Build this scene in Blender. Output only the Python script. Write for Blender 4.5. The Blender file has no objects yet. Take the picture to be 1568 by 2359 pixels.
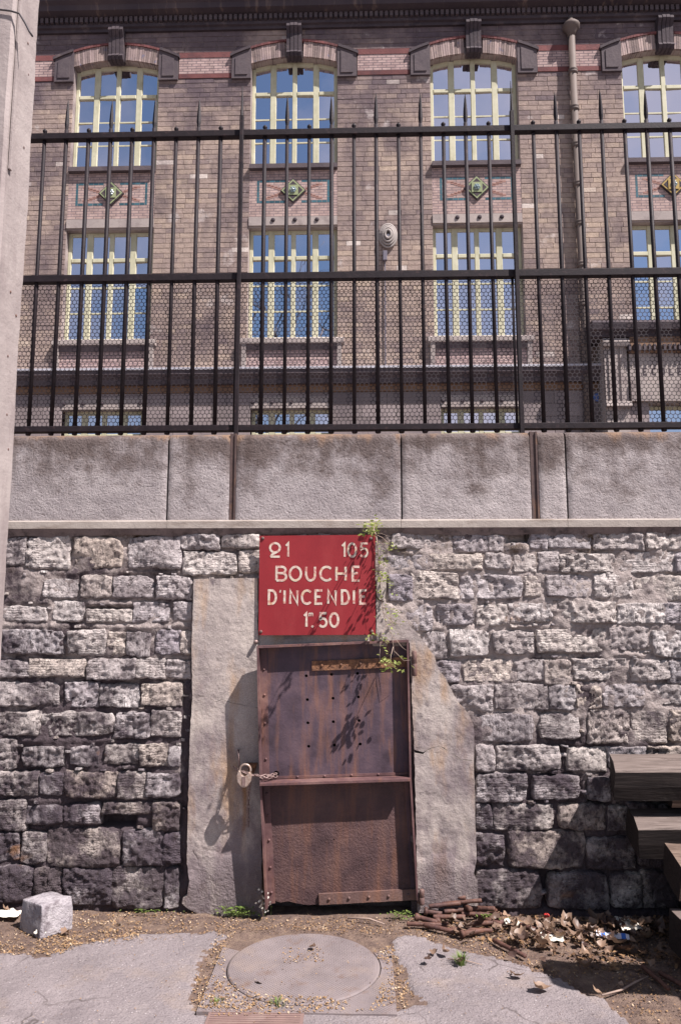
import bpy, bmesh, math, random
from mathutils import Vector, Matrix, noise
random.seed(11)
R = math.radians
scene = bpy.context.scene
col = scene.collection

# ---------------------------------------------------------------- camera
H = 1.513                                   # eye height
FPX, CX, CY = 1739.0, 784.0, 1179.2         # focal length and centre in survey units (1568 wide)
PITCH, YAW = R(7.6), R(1.6)
CAM = Vector((0, -4.1, H))
cd = bpy.data.cameras.new('camera'); cam = bpy.data.objects.new('camera', cd); col.objects.link(cam)
cam.location = CAM; cam.rotation_euler = (math.pi/2 + PITCH, 0, YAW)
cd.sensor_fit = 'VERTICAL'; cd.sensor_height = 36.0; cd.lens = 36.0*FPX/2358.4
cd.clip_start = 0.05; cd.clip_end = 2000
scene.camera = cam
# ---------------------------------------------------------------- sun and sky
SA, SB = 1.5, 2.6                           # sideways and downward run of a shadow per metre of projection
SUN = Vector((SA, -1.0, SB)).normalized()
sl = bpy.data.lights.new('sun', 'SUN'); sun = bpy.data.objects.new('sun', sl); col.objects.link(sun)
sl.energy = 5.0; sl.angle = R(0.55); sl.color = (1.0, 0.92, 0.90)
sun.rotation_euler = (-SUN).to_track_quat('-Z', 'Y').to_euler(); sun.location = (6, -6, 12)
EXPOSURE = 0.92
w = bpy.data.worlds.new('World'); scene.world = w; w.use_nodes = True
wn = w.node_tree; wn.nodes.clear()
sky = wn.nodes.new('ShaderNodeTexSky'); sky.sky_type = 'NISHITA'; sky.sun_disc = False
sky.sun_elevation = math.asin(SUN.z); sky.sun_rotation = math.atan2(SUN.x, SUN.y)
sky.air_density = 1.2; sky.dust_density = 1.0; sky.ozone_density = 5.0
bg = wn.nodes.new('ShaderNodeBackground'); bg.inputs[1].default_value = 0.05
wo = wn.nodes.new('ShaderNodeOutputWorld')
tc = wn.nodes.new('ShaderNodeTexCoord')
cn = wn.nodes.new('ShaderNodeTexNoise'); cn.inputs['Scale'].default_value = 3.2; cn.inputs['Detail'].default_value = 7
wn.links.new(tc.outputs['Generated'], cn.inputs['Vector'])
cr = wn.nodes.new('ShaderNodeMapRange'); cr.inputs[1].default_value = 0.44; cr.inputs[2].default_value = 0.70
wn.links.new(cn.outputs['Fac'], cr.inputs[0])
cm = wn.nodes.new('ShaderNodeMix'); cm.data_type = 'RGBA'; cm.inputs[7].default_value = (6.6, 6.4, 7.4, 1)
wn.links.new(cr.outputs[0], cm.inputs[0]); wn.links.new(sky.outputs[0], cm.inputs[6])
wn.links.new(cm.outputs[2], bg.inputs[0]); wn.links.new(bg.outputs[0], wo.inputs[0])
scene.view_settings.view_transform = 'Standard'; scene.view_settings.look = 'None'
scene.view_settings.gamma = 1.0; scene.view_settings.exposure = EXPOSURE
scene.view_settings.use_curve_mapping = False

# ---------------------------------------------------------------- survey helpers: where a sight line meets a real plane
RM = Matrix.Rotation(YAW, 3, 'Z') @ Matrix.Rotation(math.pi/2 + PITCH, 3, 'X')
def sight(px, py): return RM @ Vector(((px-CX)/FPX, -(py-CY)/FPX, -1.0))
def P(px, py, Y=0.0):
    d = sight(px, py); return CAM + d*((Y-CAM.y)/d.y)
def G(px, py, Z=0.0):
    d = sight(px, py); return CAM + d*((Z-CAM.z)/d.z)

# ---------------------------------------------------------------- object helpers
WL = {}
class MB:
    def __init__(s): s.v = []; s.f = []; s.c = []
    def add(s, vs, fs, c=None):
        b = len(s.v); s.v += [Vector(p) for p in vs]; s.f += [[b+i for i in f] for f in fs]; s.c += [c]*len(fs); return s
    def hexa(s, p, c=None):                  # p: 4 front (ccw seen from front) + 4 back
        return s.add(p, [(0,1,2,3), (7,6,5,4), (1,0,4,5), (2,1,5,6), (3,2,6,7), (0,3,7,4)], c)
    def box(s, x0, x1, y0, y1, z0, z1, c=None):
        return s.hexa([(x0,y0,z0), (x1,y0,z0), (x1,y0,z1), (x0,y0,z1), (x0,y1,z0), (x1,y1,z0), (x1,y1,z1), (x0,y1,z1)], c)
    def obox(s, o, ax, ay, az, c=None):      # centre and three half axes
        o, ax, ay, az = map(Vector, (o, ax, ay, az))
        return s.hexa([o-ax-ay-az, o+ax-ay-az, o+ax-ay+az, o-ax-ay+az, o-ax+ay-az, o+ax+ay-az, o+ax+ay+az, o-ax+ay+az], c)
    def cham(s, x0, x1, y0, y1, z0, z1, k, c=None):   # block with its front edges chamfered
        vs = [(x0+k,y0,z0+k), (x1-k,y0,z0+k), (x1-k,y0,z1-k), (x0+k,y0,z1-k), (x0,y0+k,z0), (x1,y0+k,z0), (x1,y0+k,z1), (x0,y0+k,z1),
              (x0,y1,z0), (x1,y1,z0), (x1,y1,z1), (x0,y1,z1)]
        fs = [(0,1,2,3), (0,4,5,1), (1,5,6,2), (2,6,7,3), (3,7,4,0), (4,8,9,5), (5,9,10,6), (6,10,11,7), (7,11,8,4)]
        return s.add(vs, fs, c)
    def prism(s, pts, y0, y1, c=None):       # outline (x,z), ccw seen from the street
        n = len(pts); vs = [(x,y0,z) for x,z in pts] + [(x,y1,z) for x,z in pts]
        fs = [tuple(range(n)), tuple(range(2*n-1, n-1, -1))] + [((i+1)%n, i, n+i, n+(i+1)%n) for i in range(n)]
        return s.add(vs, fs, c)
    def sweep(s, prof, x0, x1, c=None):      # profile (y,z) run along x
        n = len(prof); vs = [(x0,y,z) for y,z in prof] + [(x1,y,z) for y,z in prof]
        fs = [(i, (i+1)%n, n+(i+1)%n, n+i) for i in range(n)] + [tuple(range(n-1,-1,-1)), tuple(range(n, 2*n))]
        return s.add(vs, fs, c)
    def tube(s, pts, r, n=6, c=None, closed=False):
        pts = [Vector(p) for p in pts]; m = len(pts); vs = []; up = Vector((0.13, 0.21, 0.97))
        for i, p in enumerate(pts):
            a = pts[(i-1) % m] if (closed or i) else p; b = pts[(i+1) % m] if (closed or i < m-1) else p
            t = (b-a).normalized(); e = t.cross(up)
            if e.length < 1e-3: e = t.cross(Vector((1,0,0)))
            e.normalize(); g = t.cross(e); rr = r[i] if isinstance(r, (list, tuple)) else r
            vs += [p + (e*math.cos(2*math.pi*k/n) + g*math.sin(2*math.pi*k/n))*rr for k in range(n)]
        fs = []
        for i in range(m if closed else m-1):
            j = (i+1) % m
            fs += [(i*n+k, i*n+(k+1)%n, j*n+(k+1)%n, j*n+k) for k in range(n)]
        if not closed: fs += [tuple(range(n-1,-1,-1)), tuple(range((m-1)*n, m*n))]
        return s.add(vs, fs, c)
    def lathe(s, o, prof, n=12, axis='Z', c=None):     # prof: (radius, along)
        o = Vector(o); vs = []
        for r, h in prof:
            for k in range(n):
                a = 2*math.pi*k/n; u, v = r*math.cos(a), r*math.sin(a)
                vs.append(o + (Vector((u,v,h)) if axis == 'Z' else Vector((u,-h,v)) if axis == 'Y' else Vector((h,u,v))))
        m = len(prof); fs = [(i*n+k, i*n+(k+1)%n, (i+1)*n+(k+1)%n, (i+1)*n+k) for i in range(m-1) for k in range(n)]
        fs += [tuple(range(n-1,-1,-1)), tuple(range((m-1)*n, m*n))]
        return s.add(vs, fs, c)
    def grid(s, fn, nu, nv, c=None):
        vs = [fn(i/nu, j/nv) for j in range(nv+1) for i in range(nu+1)]; k = nu+1
        return s.add(vs, [(j*k+i, j*k+i+1, (j+1)*k+i+1, (j+1)*k+i) for j in range(nv) for i in range(nu)], c)
    def mesh(s, name, m, smooth=False, at=None):
        xs = [p.x for p in s.v]; ys = [p.y for p in s.v]; zs = [p.z for p in s.v]
        o = Vector(at) if at is not None else Vector(((min(xs)+max(xs))/2, (min(ys)+max(ys))/2, min(zs)))
        me = bpy.data.meshes.new(name); me.from_pydata([p-o for p in s.v], [], s.f)
        me.materials.append(m)
        if smooth: me.polygons.foreach_set('use_smooth', [True]*len(me.polygons))
        if any(c is not None for c in s.c):
            a = me.attributes.new('tint', 'FLOAT', 'FACE'); a.data.foreach_set('value', [0.5 if c is None else float(c) for c in s.c])
        me.update(); return me, o
    def build(s, name, m, parent=None, smooth=False, at=None):
        me, o = s.mesh(name, m, smooth, at); return place(name, me, o, parent)
def place(name, me, loc, parent=None, rot=None):
    o = bpy.data.objects.new(name, me); col.objects.link(o); loc = Vector(loc); WL[o] = loc
    if parent is not None: o.parent = parent; o.location = loc - WL[parent]
    else: o.location = loc
    if rot is not None: o.rotation_euler = rot
    return o
def empty(name, loc, label, cat, group=None):
    o = place(name, None, loc); o.empty_display_size = 0.2; return tag(o, label, cat, group)
def tag(o, label=None, cat=None, group=None, kind=None):
    if label: o['label'] = label
    if cat: o['category'] = cat
    if group: o['group'] = group
    if kind: o['kind'] = kind
    return o
def fix_normals(me):
    bm = bmesh.new(); bm.from_mesh(me); bmesh.ops.recalc_face_normals(bm, faces=bm.faces); bm.to_mesh(me); bm.free()
def fbm(p, o=4): return noise.fractal(p, 0.7, 2.1, o)
def rnd(a, b): return random.uniform(a, b)

# ---------------------------------------------------------------- procedural materials
class NT:
    def __init__(s, name):
        s.m = bpy.data.materials.new(name); s.m.use_nodes = True; s.t = s.m.node_tree; s.t.nodes.clear()
        s.out = s.t.nodes.new('ShaderNodeOutputMaterial'); s.pos = s.n('ShaderNodeNewGeometry').outputs['Position']
    def n(s, typ, props=None, ins=None):
        k = s.t.nodes.new(typ)
        for a, v in (props or {}).items(): setattr(k, a, v)
        for a, v in (ins or {}).items(): s.set(k.inputs[a], v)
        return k
    def set(s, sock, v):
        if isinstance(v, bpy.types.NodeSocket): s.t.links.new(v, sock)
        else: sock.default_value = v
    def scaled(s, v, xyz): return s.n('ShaderNodeVectorMath', {'operation': 'MULTIPLY'}, {0: v, 1: xyz}).outputs[0]
    def noise(s, scale, detail=5, rough=0.6, vec=None, dist=0.0):
        return s.n('ShaderNodeTexNoise', None, {'Vector': vec or s.pos, 'Scale': scale, 'Detail': detail, 'Roughness': rough, 'Distortion': dist}).outputs['Fac']
    def rng(s, v, a, b, c=0.0, d=1.0): return s.n('ShaderNodeMapRange', None, {0: v, 1: a, 2: b, 3: c, 4: d}).outputs[0]
    def mix(s, f, a, b, mode='MIX'):
        k = s.n('ShaderNodeMix', {'data_type': 'RGBA', 'blend_type': mode})
        s.set(k.inputs[0], f); s.set(k.inputs[6], c4(a)); s.set(k.inputs[7], c4(b)); return k.outputs[2]
    def math(s, op, a, b=0.0): return s.n('ShaderNodeMath', {'operation': op}, {0: a, 1: b}).outputs[0]
    def ramp(s, f, stops):
        k = s.n('ShaderNodeValToRGB', None, {0: f}); e = k.color_ramp.elements
        while len(e) < len(stops): e.new(0.5)
        for x, (p, c) in zip(e, stops): x.position = p; x.color = c4(c)
        return k.outputs[0]
    def bump(s, h, strength, dist, nrm=None):
        k = s.n('ShaderNodeBump', None, {'Height': h, 'Strength': strength, 'Distance': dist})
        if nrm is not None: s.set(k.inputs['Normal'], nrm)
        return k.outputs[0]
    def attr(s, name='tint'): return s.n('ShaderNodeAttribute', {'attribute_name': name}).outputs['Fac']
    def orand(s): return s.n('ShaderNodeObjectInfo').outputs['Random']
    def done(s, colr, rough=0.85, nrm=None, spec=0.3, metal=0.0):
        b = s.n('ShaderNodeBsdfPrincipled'); s.set(b.inputs['Base Color'], c4(colr)); s.set(b.inputs['Roughness'], rough)
        b.inputs['Specular IOR Level'].default_value = spec; s.set(b.inputs['Metallic'], metal)
        if nrm is not None: s.set(b.inputs['Normal'], nrm)
        s.t.links.new(b.outputs[0], s.out.inputs[0]); return s.m
def c4(c):
    return c if isinstance(c, bpy.types.NodeSocket) else (c[0], c[1], c[2], 1.0)

def surf(name, cols, scale, bumps=(), stains=(), rough=0.85, spec=0.3, vary=None, amount=0.5, metal=0.0, objc=False):
    t = NT(name)
    if objc: t.pos = t.n('ShaderNodeTexCoord').outputs['Object']
    f = t.rng(t.noise(scale, 6, 0.62), 0.28, 0.72)
    c = t.ramp(f, [(i/(len(cols)-1), k) for i, k in enumerate(cols)])
    for colr, sc, lo, hi, am, st in stains:            # patches with a shape of their own
        v = t.scaled(t.pos, st) if st else None
        g = t.math('MULTIPLY', t.rng(t.noise(sc, 6, 0.65, v), lo, hi), am); c = t.mix(g, c, colr)
    if vary:
        v = t.orand() if vary == 'object' else t.attr()
        c = t.mix(1.0, c, t.ramp(v, [(0, (1-amount,)*3), (0.5, (1, 1, 1)), (1, (1+amount,)*3)]), 'MULTIPLY')
    nrm = None
    for sc, st, d in bumps: nrm = t.bump(t.noise(sc, 6, 0.65), st, d, nrm)
    return t.done(c, rough, nrm, spec, metal)

def rubble_material():
    t = NT('rubble_stone'); p = t.pos; r = t.orand()
    sep = t.n('ShaderNodeSeparateXYZ', None, {0: p}); z = sep.outputs[2]; x = sep.outputs[0]
    face = t.ramp(t.noise(9, 6, 0.6), [(0.25, (0.40, 0.36, 0.355)), (0.5, (0.60, 0.56, 0.54)), (0.75, (0.80, 0.76, 0.73))])
    face = t.mix(1.0, face, t.ramp(r, [(0, (0.60, 0.57, 0.64)), (0.22, (1.02, 0.97, 0.92)), (0.4, (0.80, 0.77, 0.82)), (0.6, (1.10, 1.06, 1.02)), (0.75, (0.98, 0.88, 0.78)), (0.88, (0.72, 0.70, 0.74)), (1, (1.18, 1.15, 1.12))]), 'MULTIPLY')
    # soot and damp: heavier low on the wall and towards the left end
    low = t.rng(z, 0.15, 1.45, 0.17, -0.06); left = t.rng(x, -0.3, -2.0, -0.02, 0.04)
    lv = t.math('ADD', t.math('ADD', t.noise(5.5, 7, 0.7), low), left)
    soot = t.rng(lv, 0.47, 0.66); c = t.mix(t.math('MULTIPLY', soot, 0.90), face, (0.058, 0.041, 0.055))
    pit = t.rng(t.noise(48, 5, 0.65), 0.54, 0.64); c = t.mix(t.math('MULTIPLY', pit, 0.8), c, (0.065, 0.05, 0.05)); blk = t.rng(t.noise(15, 6, 0.75), 0.55, 0.66); c = t.mix(t.math('MULTIPLY', blk, 0.6), c, (0.11, 0.09, 0.095))
    moss = t.math('MULTIPLY', t.rng(t.noise(13, 6, 0.7), 0.58, 0.70), t.rng(z, 1.72, 1.95)); c = t.mix(t.math('MULTIPLY', moss, 0.8), c, (0.10, 0.06, 0.03))
    rust = t.rng(t.noise(3.1, 4, 0.5, t.scaled(p, (1.0, 1.0, 1.9))), 0.685, 0.74); c = t.mix(t.math('MULTIPLY', rust, 0.5), c, (0.36, 0.17, 0.06))
    # dressing marks of the chisel, lying or standing from stone to stone
    wob = t.n('ShaderNodeVectorMath', {'operation': 'ADD'}, {0: p, 1: t.n('ShaderNodeVectorMath', {'operation': 'SCALE'}, {0: t.n('ShaderNodeTexNoise', None, {'Vector': p, 'Scale': 26.0, 'Detail': 2.0}).outputs['Color'], 'Scale': 0.016}).outputs[0]}).outputs[0]
    wz = t.n('ShaderNodeTexWave', {'bands_direction': 'Z'}, {'Vector': wob, 'Scale': 23.0, 'Distortion': 3.5, 'Detail': 2.0, 'Detail Scale': 3.0}).outputs['Fac']
    wx = t.n('ShaderNodeTexWave', {'bands_direction': 'X'}, {'Vector': wob, 'Scale': 21.0, 'Distortion': 3.5, 'Detail': 2.0, 'Detail Scale': 3.0}).outputs['Fac']
    pick = t.math('GREATER_THAN', r, 0.72)
    wv = t.n('ShaderNodeMix', {'data_type': 'FLOAT'}, {0: pick, 2: wz, 3: wx}).outputs[0]
    tool = t.math('MULTIPLY', wv, t.rng(t.noise(6, 3, 0.5), 0.47, 0.60))
    n1 = t.bump(t.noise(46, 6, 0.72), 1.0, 0.026); n2 = t.bump(tool, 1.0, 0.0034, n1); n3 = t.bump(t.noise(130, 4, 0.6), 0.9, 0.006, n2)
    return t.done(c, 0.92, n3, 0.2)

def mortar_material():
    t = NT('lime_mortar'); z = t.n('ShaderNodeSeparateXYZ', None, {0: t.pos}).outputs[2]; x = t.n('ShaderNodeSeparateXYZ', None, {0: t.pos}).outputs[0]
    c = t.ramp(t.noise(8, 6, 0.6), [(0.3, (0.33, 0.28, 0.265)), (0.7, (0.50, 0.43, 0.395))])
    lv = t.math('ADD', t.noise(4.5, 7, 0.7), t.math('ADD', t.rng(z, 0.2, 1.5, 0.22, -0.04), t.rng(x, 0.2, -1.2, 0.0, 0.10)))
    c = t.mix(t.math('MULTIPLY', t.rng(lv, 0.48, 0.64), 0.90), c, (0.052, 0.037, 0.047))
    moss = t.math('MULTIPLY', t.rng(t.noise(10, 6, 0.7), 0.5, 0.64), t.rng(z, 1.68, 1.9)); c = t.mix(moss, c, (0.085, 0.055, 0.03))
    n1 = t.bump(t.noise(34, 6, 0.72), 1.0, 0.022); n2 = t.bump(t.noise(140, 4, 0.6), 0.8, 0.005, n1)
    return t.done(c, 0.95, n2, 0.15)

def granite_material():
    t = NT('rough_parapet_stone'); z = t.n('ShaderNodeSeparateXYZ', None, {0: t.pos}).outputs[2]
    c = t.ramp(t.noise(3.2, 6, 0.65), [(0.25, (0.31, 0.275, 0.275)), (0.5, (0.41, 0.37, 0.362)), (0.75, (0.51, 0.465, 0.45))])
    c = t.mix(1.0, c, t.ramp(t.orand(), [(0, (0.86, 0.85, 0.87)), (1, (1.1, 1.09, 1.08))]), 'MULTIPLY')
    top = t.math('ADD', t.noise(4, 6, 0.7), t.rng(z, 2.10, 2.50, -0.16, 0.17))
    c = t.mix(t.math('MULTIPLY', t.rng(top, 0.43, 0.62), 0.82), c, (0.11, 0.080, 0.070))
    run = t.math('ADD', t.noise(6, 5, 0.6, t.scaled(t.pos, (1, 1, 0.3))), t.rng(z, 2.36, 2.52, -0.3, 0.12))
    c = t.mix(t.math('MULTIPLY', t.rng(run, 0.48, 0.60), 0.75), c, (0.30, 0.19, 0.12))
    sk = t.math('MULTIPLY', t.rng(t.noise(9, 5, 0.7, t.scaled(t.pos, (1, 1, 0.08))), 0.52, 0.66), t.rng(z, 2.12, 2.46)); c = t.mix(t.math('MULTIPLY', sk, 0.6), c, (0.085, 0.06, 0.052))
    pit = t.rng(t.noise(72, 6, 0.72), 0.42, 0.34); c = t.mix(t.math('MULTIPLY', pit, 0.7), c, (0.085, 0.065, 0.06))
    n1 = t.bump(t.noise(72, 6, 0.72), 1.0, 0.015); n2 = t.bump(t.noise(20, 5, 0.7), 0.8, 0.014, n1)
    return t.done(c, 0.92, n2, 0.2)

def plaster_material():
    t = NT('cement_render'); z = t.n('ShaderNodeSeparateXYZ', None, {0: t.pos}).outputs[2]
    c = t.ramp(t.noise(2.6, 6, 0.6), [(0.3, (0.25, 0.21, 0.205)), (0.5, (0.37, 0.32, 0.295)), (0.72, (0.48, 0.42, 0.375))])
    och = t.rng(t.noise(5, 5, 0.6, t.scaled(t.pos, (1.6, 1, 0.45))), 0.52, 0.70); c = t.mix(t.math('MULTIPLY', och, 0.75), c, (0.36, 0.225, 0.125))
    gr = t.math('ADD', t.noise(4.2, 7, 0.68, t.scaled(t.pos, (1, 1, 0.7))), t.rng(z, 0.1, 1.3, 0.14, -0.08)); c = t.mix(t.math('MULTIPLY', t.rng(gr, 0.48, 0.64), 0.72), c, (0.145, 0.112, 0.125))
    xx = t.n('ShaderNodeSeparateXYZ', None, {0: t.pos}).outputs[0]; lk = P(563, 1850, -0.045)
    wv = t.math('ADD', xx, t.rng(t.noise(9, 3), 0.3, 0.7, -0.006, 0.006)); run = t.math('MULTIPLY', t.rng(t.math('ABSOLUTE', t.math('SUBTRACT', wv, lk.x)), 0.004, 0.020, 1, 0), t.math('MULTIPLY', t.rng(z, lk.z-0.30, lk.z+0.02), t.rng(z, lk.z+0.20, lk.z+0.14)))
    c = t.mix(t.math('MULTIPLY', run, 0.75), c, (0.26, 0.125, 0.045))
    st = t.rng(t.noise(2.2, 7, 0.72), 0.52, 0.60); st2 = t.rng(t.noise(7, 7, 0.72), 0.54, 0.62); c = t.mix(t.math('MULTIPLY', t.math('MULTIPLY', st, st2), 0.7), c, (0.10, 0.08, 0.09)); lt = t.rng(t.noise(3.1, 6, 0.65, t.scaled(t.pos, (2.0, 1, 0.5))), 0.55, 0.68); c = t.mix(t.math('MULTIPLY', lt, 0.45), c, (0.52, 0.46, 0.40))
    fine = t.rng(t.noise(220, 3, 0.6), 0.35, 0.65, 0.80, 1.14); c = t.mix(1.0, c, fine, 'MULTIPLY')
    n1 = t.bump(t.noise(4, 5, 0.6), 0.8, 0.035); n2 = t.bump(t.noise(150, 4, 0.6), 0.7, 0.002, n1)
    foot = t.math('MULTIPLY', t.noise(24, 6, 0.7), t.rng(t.math('ADD', z, t.rng(t.noise(6, 3), 0.3, 0.7, -0.1, 0.1)), 0.30, 0.14)); n3 = t.bump(foot, 1.0, 0.03, n2)
    return t.done(c, 0.9, n3, 0.2)

def ground_material():
    t = NT('worn_asphalt'); e = t.attr('earth')
    c = t.ramp(t.noise(2.0, 6, 0.6), [(0.3, (0.195, 0.168, 0.170)), (0.7, (0.305, 0.266, 0.266))])
    v = t.n('ShaderNodeTexVoronoi', None, {'Vector': t.pos, 'Scale': 75.0}); sp = t.rng(v.outputs['Distance'], 0.16, 0.26, 1, 0)
    chip = t.math('MULTIPLY', sp, t.rng(t.n('ShaderNodeSeparateColor', None, {0: v.outputs['Color']}).outputs[0], 0.80, 0.90)); c = t.mix(t.math('MULTIPLY', chip, 0.75), c, (0.52, 0.48, 0.47))
    pa = t.rng(t.noise(1.6, 7, 0.7, None, 0.4), 0.56, 0.64); c = t.mix(t.math('MULTIPLY', pa, 0.5), c, (0.34, 0.30, 0.29)); pb_ = t.rng(t.noise(2.4, 7, 0.7), 0.55, 0.65); c = t.mix(t.math('MULTIPLY', pb_, 0.45), c, (0.13, 0.11, 0.115))
    wv = t.n('ShaderNodeVectorMath', {'operation': 'ADD'}, {0: t.pos, 1: t.n('ShaderNodeVectorMath', {'operation': 'SCALE'}, {0: t.n('ShaderNodeTexNoise', None, {'Vector': t.pos, 'Scale': 5.0, 'Detail': 5.0}).outputs['Color'], 'Scale': 0.22}).outputs[0]}).outputs[0]
    ck = t.rng(t.n('ShaderNodeTexVoronoi', {'feature': 'DISTANCE_TO_EDGE'}, {'Vector': wv, 'Scale': 2.3}).outputs['Distance'], 0.004, 0.016, 1, 0); ck = t.math('MULTIPLY', ck, t.rng(t.noise(2.1, 4), 0.5, 0.6)); c = t.mix(t.math('MULTIPLY', ck, 0.7), c, (0.07, 0.055, 0.05))
    dk = t.rng(t.noise(120, 4, 0.6), 0.52, 0.66); c = t.mix(t.math('MULTIPLY', dk, 0.55), c, (0.10, 0.085, 0.095))
    dust = t.rng(t.noise(3.5, 6, 0.65), 0.54, 0.72); c = t.mix(t.math('MULTIPLY', dust, 0.55), c, (0.30, 0.235, 0.19)); sp2 = t.rng(t.noise(38, 5, 0.7), 0.62, 0.70); c = t.mix(t.math('MULTIPLY', sp2, 0.5), c, (0.12, 0.085, 0.065))
    d = t.ramp(t.noise(14, 6, 0.7), [(0.3, (0.085, 0.06, 0.055)), (0.55, (0.17, 0.12, 0.095)), (0.75, (0.27, 0.20, 0.145))])
    ed = t.rng(t.math('ADD', e, t.rng(t.noise(28, 5, 0.7), 0.3, 0.7, -0.3, 0.3)), 0.42, 0.58)
    c = t.mix(ed, c, d)
    n1 = t.bump(t.noise(110, 5, 0.65), 1.0, 0.008); n2 = t.bump(t.noise(26, 5, 0.65), 0.9, 0.012, n1)
    return t.done(c, 0.93, n2, 0.2)

def rust_material(name, a, b, cc, streak=0.5, bumpd=0.0015, sc=6):
    t = NT(name)
    c = t.ramp(t.noise(sc, 7, 0.65), [(0.28, a), (0.5, b), (0.74, cc)])
    st = t.rng(t.noise(9, 6, 0.6, t.scaled(t.pos, (2.2, 1, 0.25))), 0.50, 0.68); c = t.mix(t.math('MULTIPLY', st, streak), c, (0.235, 0.105, 0.055))
    dk = t.rng(t.noise(4.0, 6, 0.65), 0.56, 0.72); c = t.mix(t.math('MULTIPLY', dk, 0.5), c, (0.06, 0.038, 0.045))
    n1 = t.bump(t.noise(90, 5, 0.65), 0.8, bumpd); n2 = t.bump(t.noise(9, 4, 0.6), 0.5, 0.006, n1)
    return t.done(c, t.rng(t.noise(12, 4), 0.3, 0.7, 0.5, 0.8), n2, 0.35)

def sign_material():
    t = NT('red_sign_paint')
    c = t.ramp(t.noise(3.5, 6, 0.6), [(0.3, (0.205, 0.015, 0.021)), (0.7, (0.275, 0.023, 0.028))])
    f = t.rng(t.noise(7, 6, 0.65, t.scaled(t.pos, (1.6, 1, 0.4))), 0.5, 0.74); c = t.mix(t.math('MULTIPLY', f, 0.35), c, (0.33, 0.052, 0.052))
    sc = t.rng(t.noise(24, 6, 0.75), 0.63, 0.68); c = t.mix(t.math('MULTIPLY', sc, 0.6), c, (0.19, 0.05, 0.04))
    fn = t.rng(t.noise(260, 3, 0.6), 0.3, 0.7, 0.9, 1.08); c = t.mix(1.0, c, fn, 'MULTIPLY')
    n1 = t.bump(t.noise(6, 4, 0.5), 0.35, 0.006)
    return t.done(c, 0.6, n1, 0.3)
def letter_material():
    t = NT('worn_white_lettering')
    c = t.ramp(t.noise(12, 5, 0.6), [(0.3, (0.50, 0.43, 0.355)), (0.7, (0.64, 0.56, 0.47))])
    g = t.rng(t.noise(46, 6, 0.75), 0.47, 0.60); c = t.mix(t.math('MULTIPLY', g, 0.8), c, (0.44, 0.10, 0.085))
    y = t.rng(t.noise(17, 4, 0.6), 0.56, 0.68); c = t.mix(t.math('MULTIPLY', y, 0.5), c, (0.60, 0.46, 0.20))
    return t.done(c, 0.7, None, 0.25)

def wood_material(name, a, b, cc):
    t = NT(name); o = t.n('ShaderNodeTexCoord').outputs['Object']
    g = t.noise(7, 6, 0.65, t.scaled(o, (0.8, 9.0, 9.0)), 0.6)
    c = t.ramp(g, [(0.3, a), (0.5, b), (0.72, cc)])
    ck = t.rng(t.noise(5, 4, 0.6, t.scaled(o, (0.7, 12.0, 12.0)), 1.2), 0.62, 0.68); c = t.mix(t.math('MULTIPLY', ck, 0.85), c, (0.05, 0.038, 0.035))
    n1 = t.bump(g, 0.8, 0.004); n2 = t.bump(t.math('SUBTRACT', 1.0, ck), 1.0, 0.006, n1)
    return t.done(c, 0.88, n2, 0.2)

def block_material():
    t = NT('facade_stone_block'); v = t.attr()
    c = t.ramp(v, [(0.0, (0.165, 0.128, 0.132)), (0.25, (0.25, 0.192, 0.176)), (0.6, (0.355, 0.275, 0.23)), (0.85, (0.44, 0.345, 0.265)), (1.0, (0.62, 0.55, 0.50))])
    z = t.n('ShaderNodeSeparateXYZ', None, {0: t.pos}).outputs[2]
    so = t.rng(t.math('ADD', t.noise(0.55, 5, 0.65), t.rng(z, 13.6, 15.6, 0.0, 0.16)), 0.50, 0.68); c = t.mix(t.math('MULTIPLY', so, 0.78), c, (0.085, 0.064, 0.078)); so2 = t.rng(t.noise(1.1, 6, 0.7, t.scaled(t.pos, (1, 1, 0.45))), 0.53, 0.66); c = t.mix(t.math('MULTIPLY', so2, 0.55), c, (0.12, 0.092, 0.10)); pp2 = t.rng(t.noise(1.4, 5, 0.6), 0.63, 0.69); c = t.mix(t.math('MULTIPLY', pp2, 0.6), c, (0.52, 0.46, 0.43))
    sm = t.rng(t.noise(9, 5, 0.65), 0.3, 0.7, 0.78, 1.2); c = t.mix(1.0, c, sm, 'MULTIPLY')
    return t.done(c, 0.92, t.bump(t.noise(28, 5, 0.65), 0.8, 0.012), 0.2)

def brick_texture_material(name, a, b, mortar, scale=1.0):
    t = NT(name); sw = t.n('ShaderNodeSeparateXYZ', None, {0: t.pos}); v = t.n('ShaderNodeCombineXYZ', None, {0: sw.outputs[0], 1: sw.outputs[2], 2: 0.0}).outputs[0]
    k = t.n('ShaderNodeTexBrick', None, {'Vector': v, 'Color1': c4(a), 'Color2': c4(b), 'Mortar': c4(mortar), 'Scale': scale, 'Mortar Size': 0.010, 'Bias': -0.1, 'Brick Width': 0.22, 'Row Height': 0.068})
    c = t.mix(1.0, k.outputs['Color'], t.rng(t.noise(5, 6, 0.65), 0.3, 0.7, 0.66, 1.2), 'MULTIPLY')
    return t.done(c, 0.9, t.bump(k.outputs['Fac'], -0.8, 0.008), 0.2)

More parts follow.
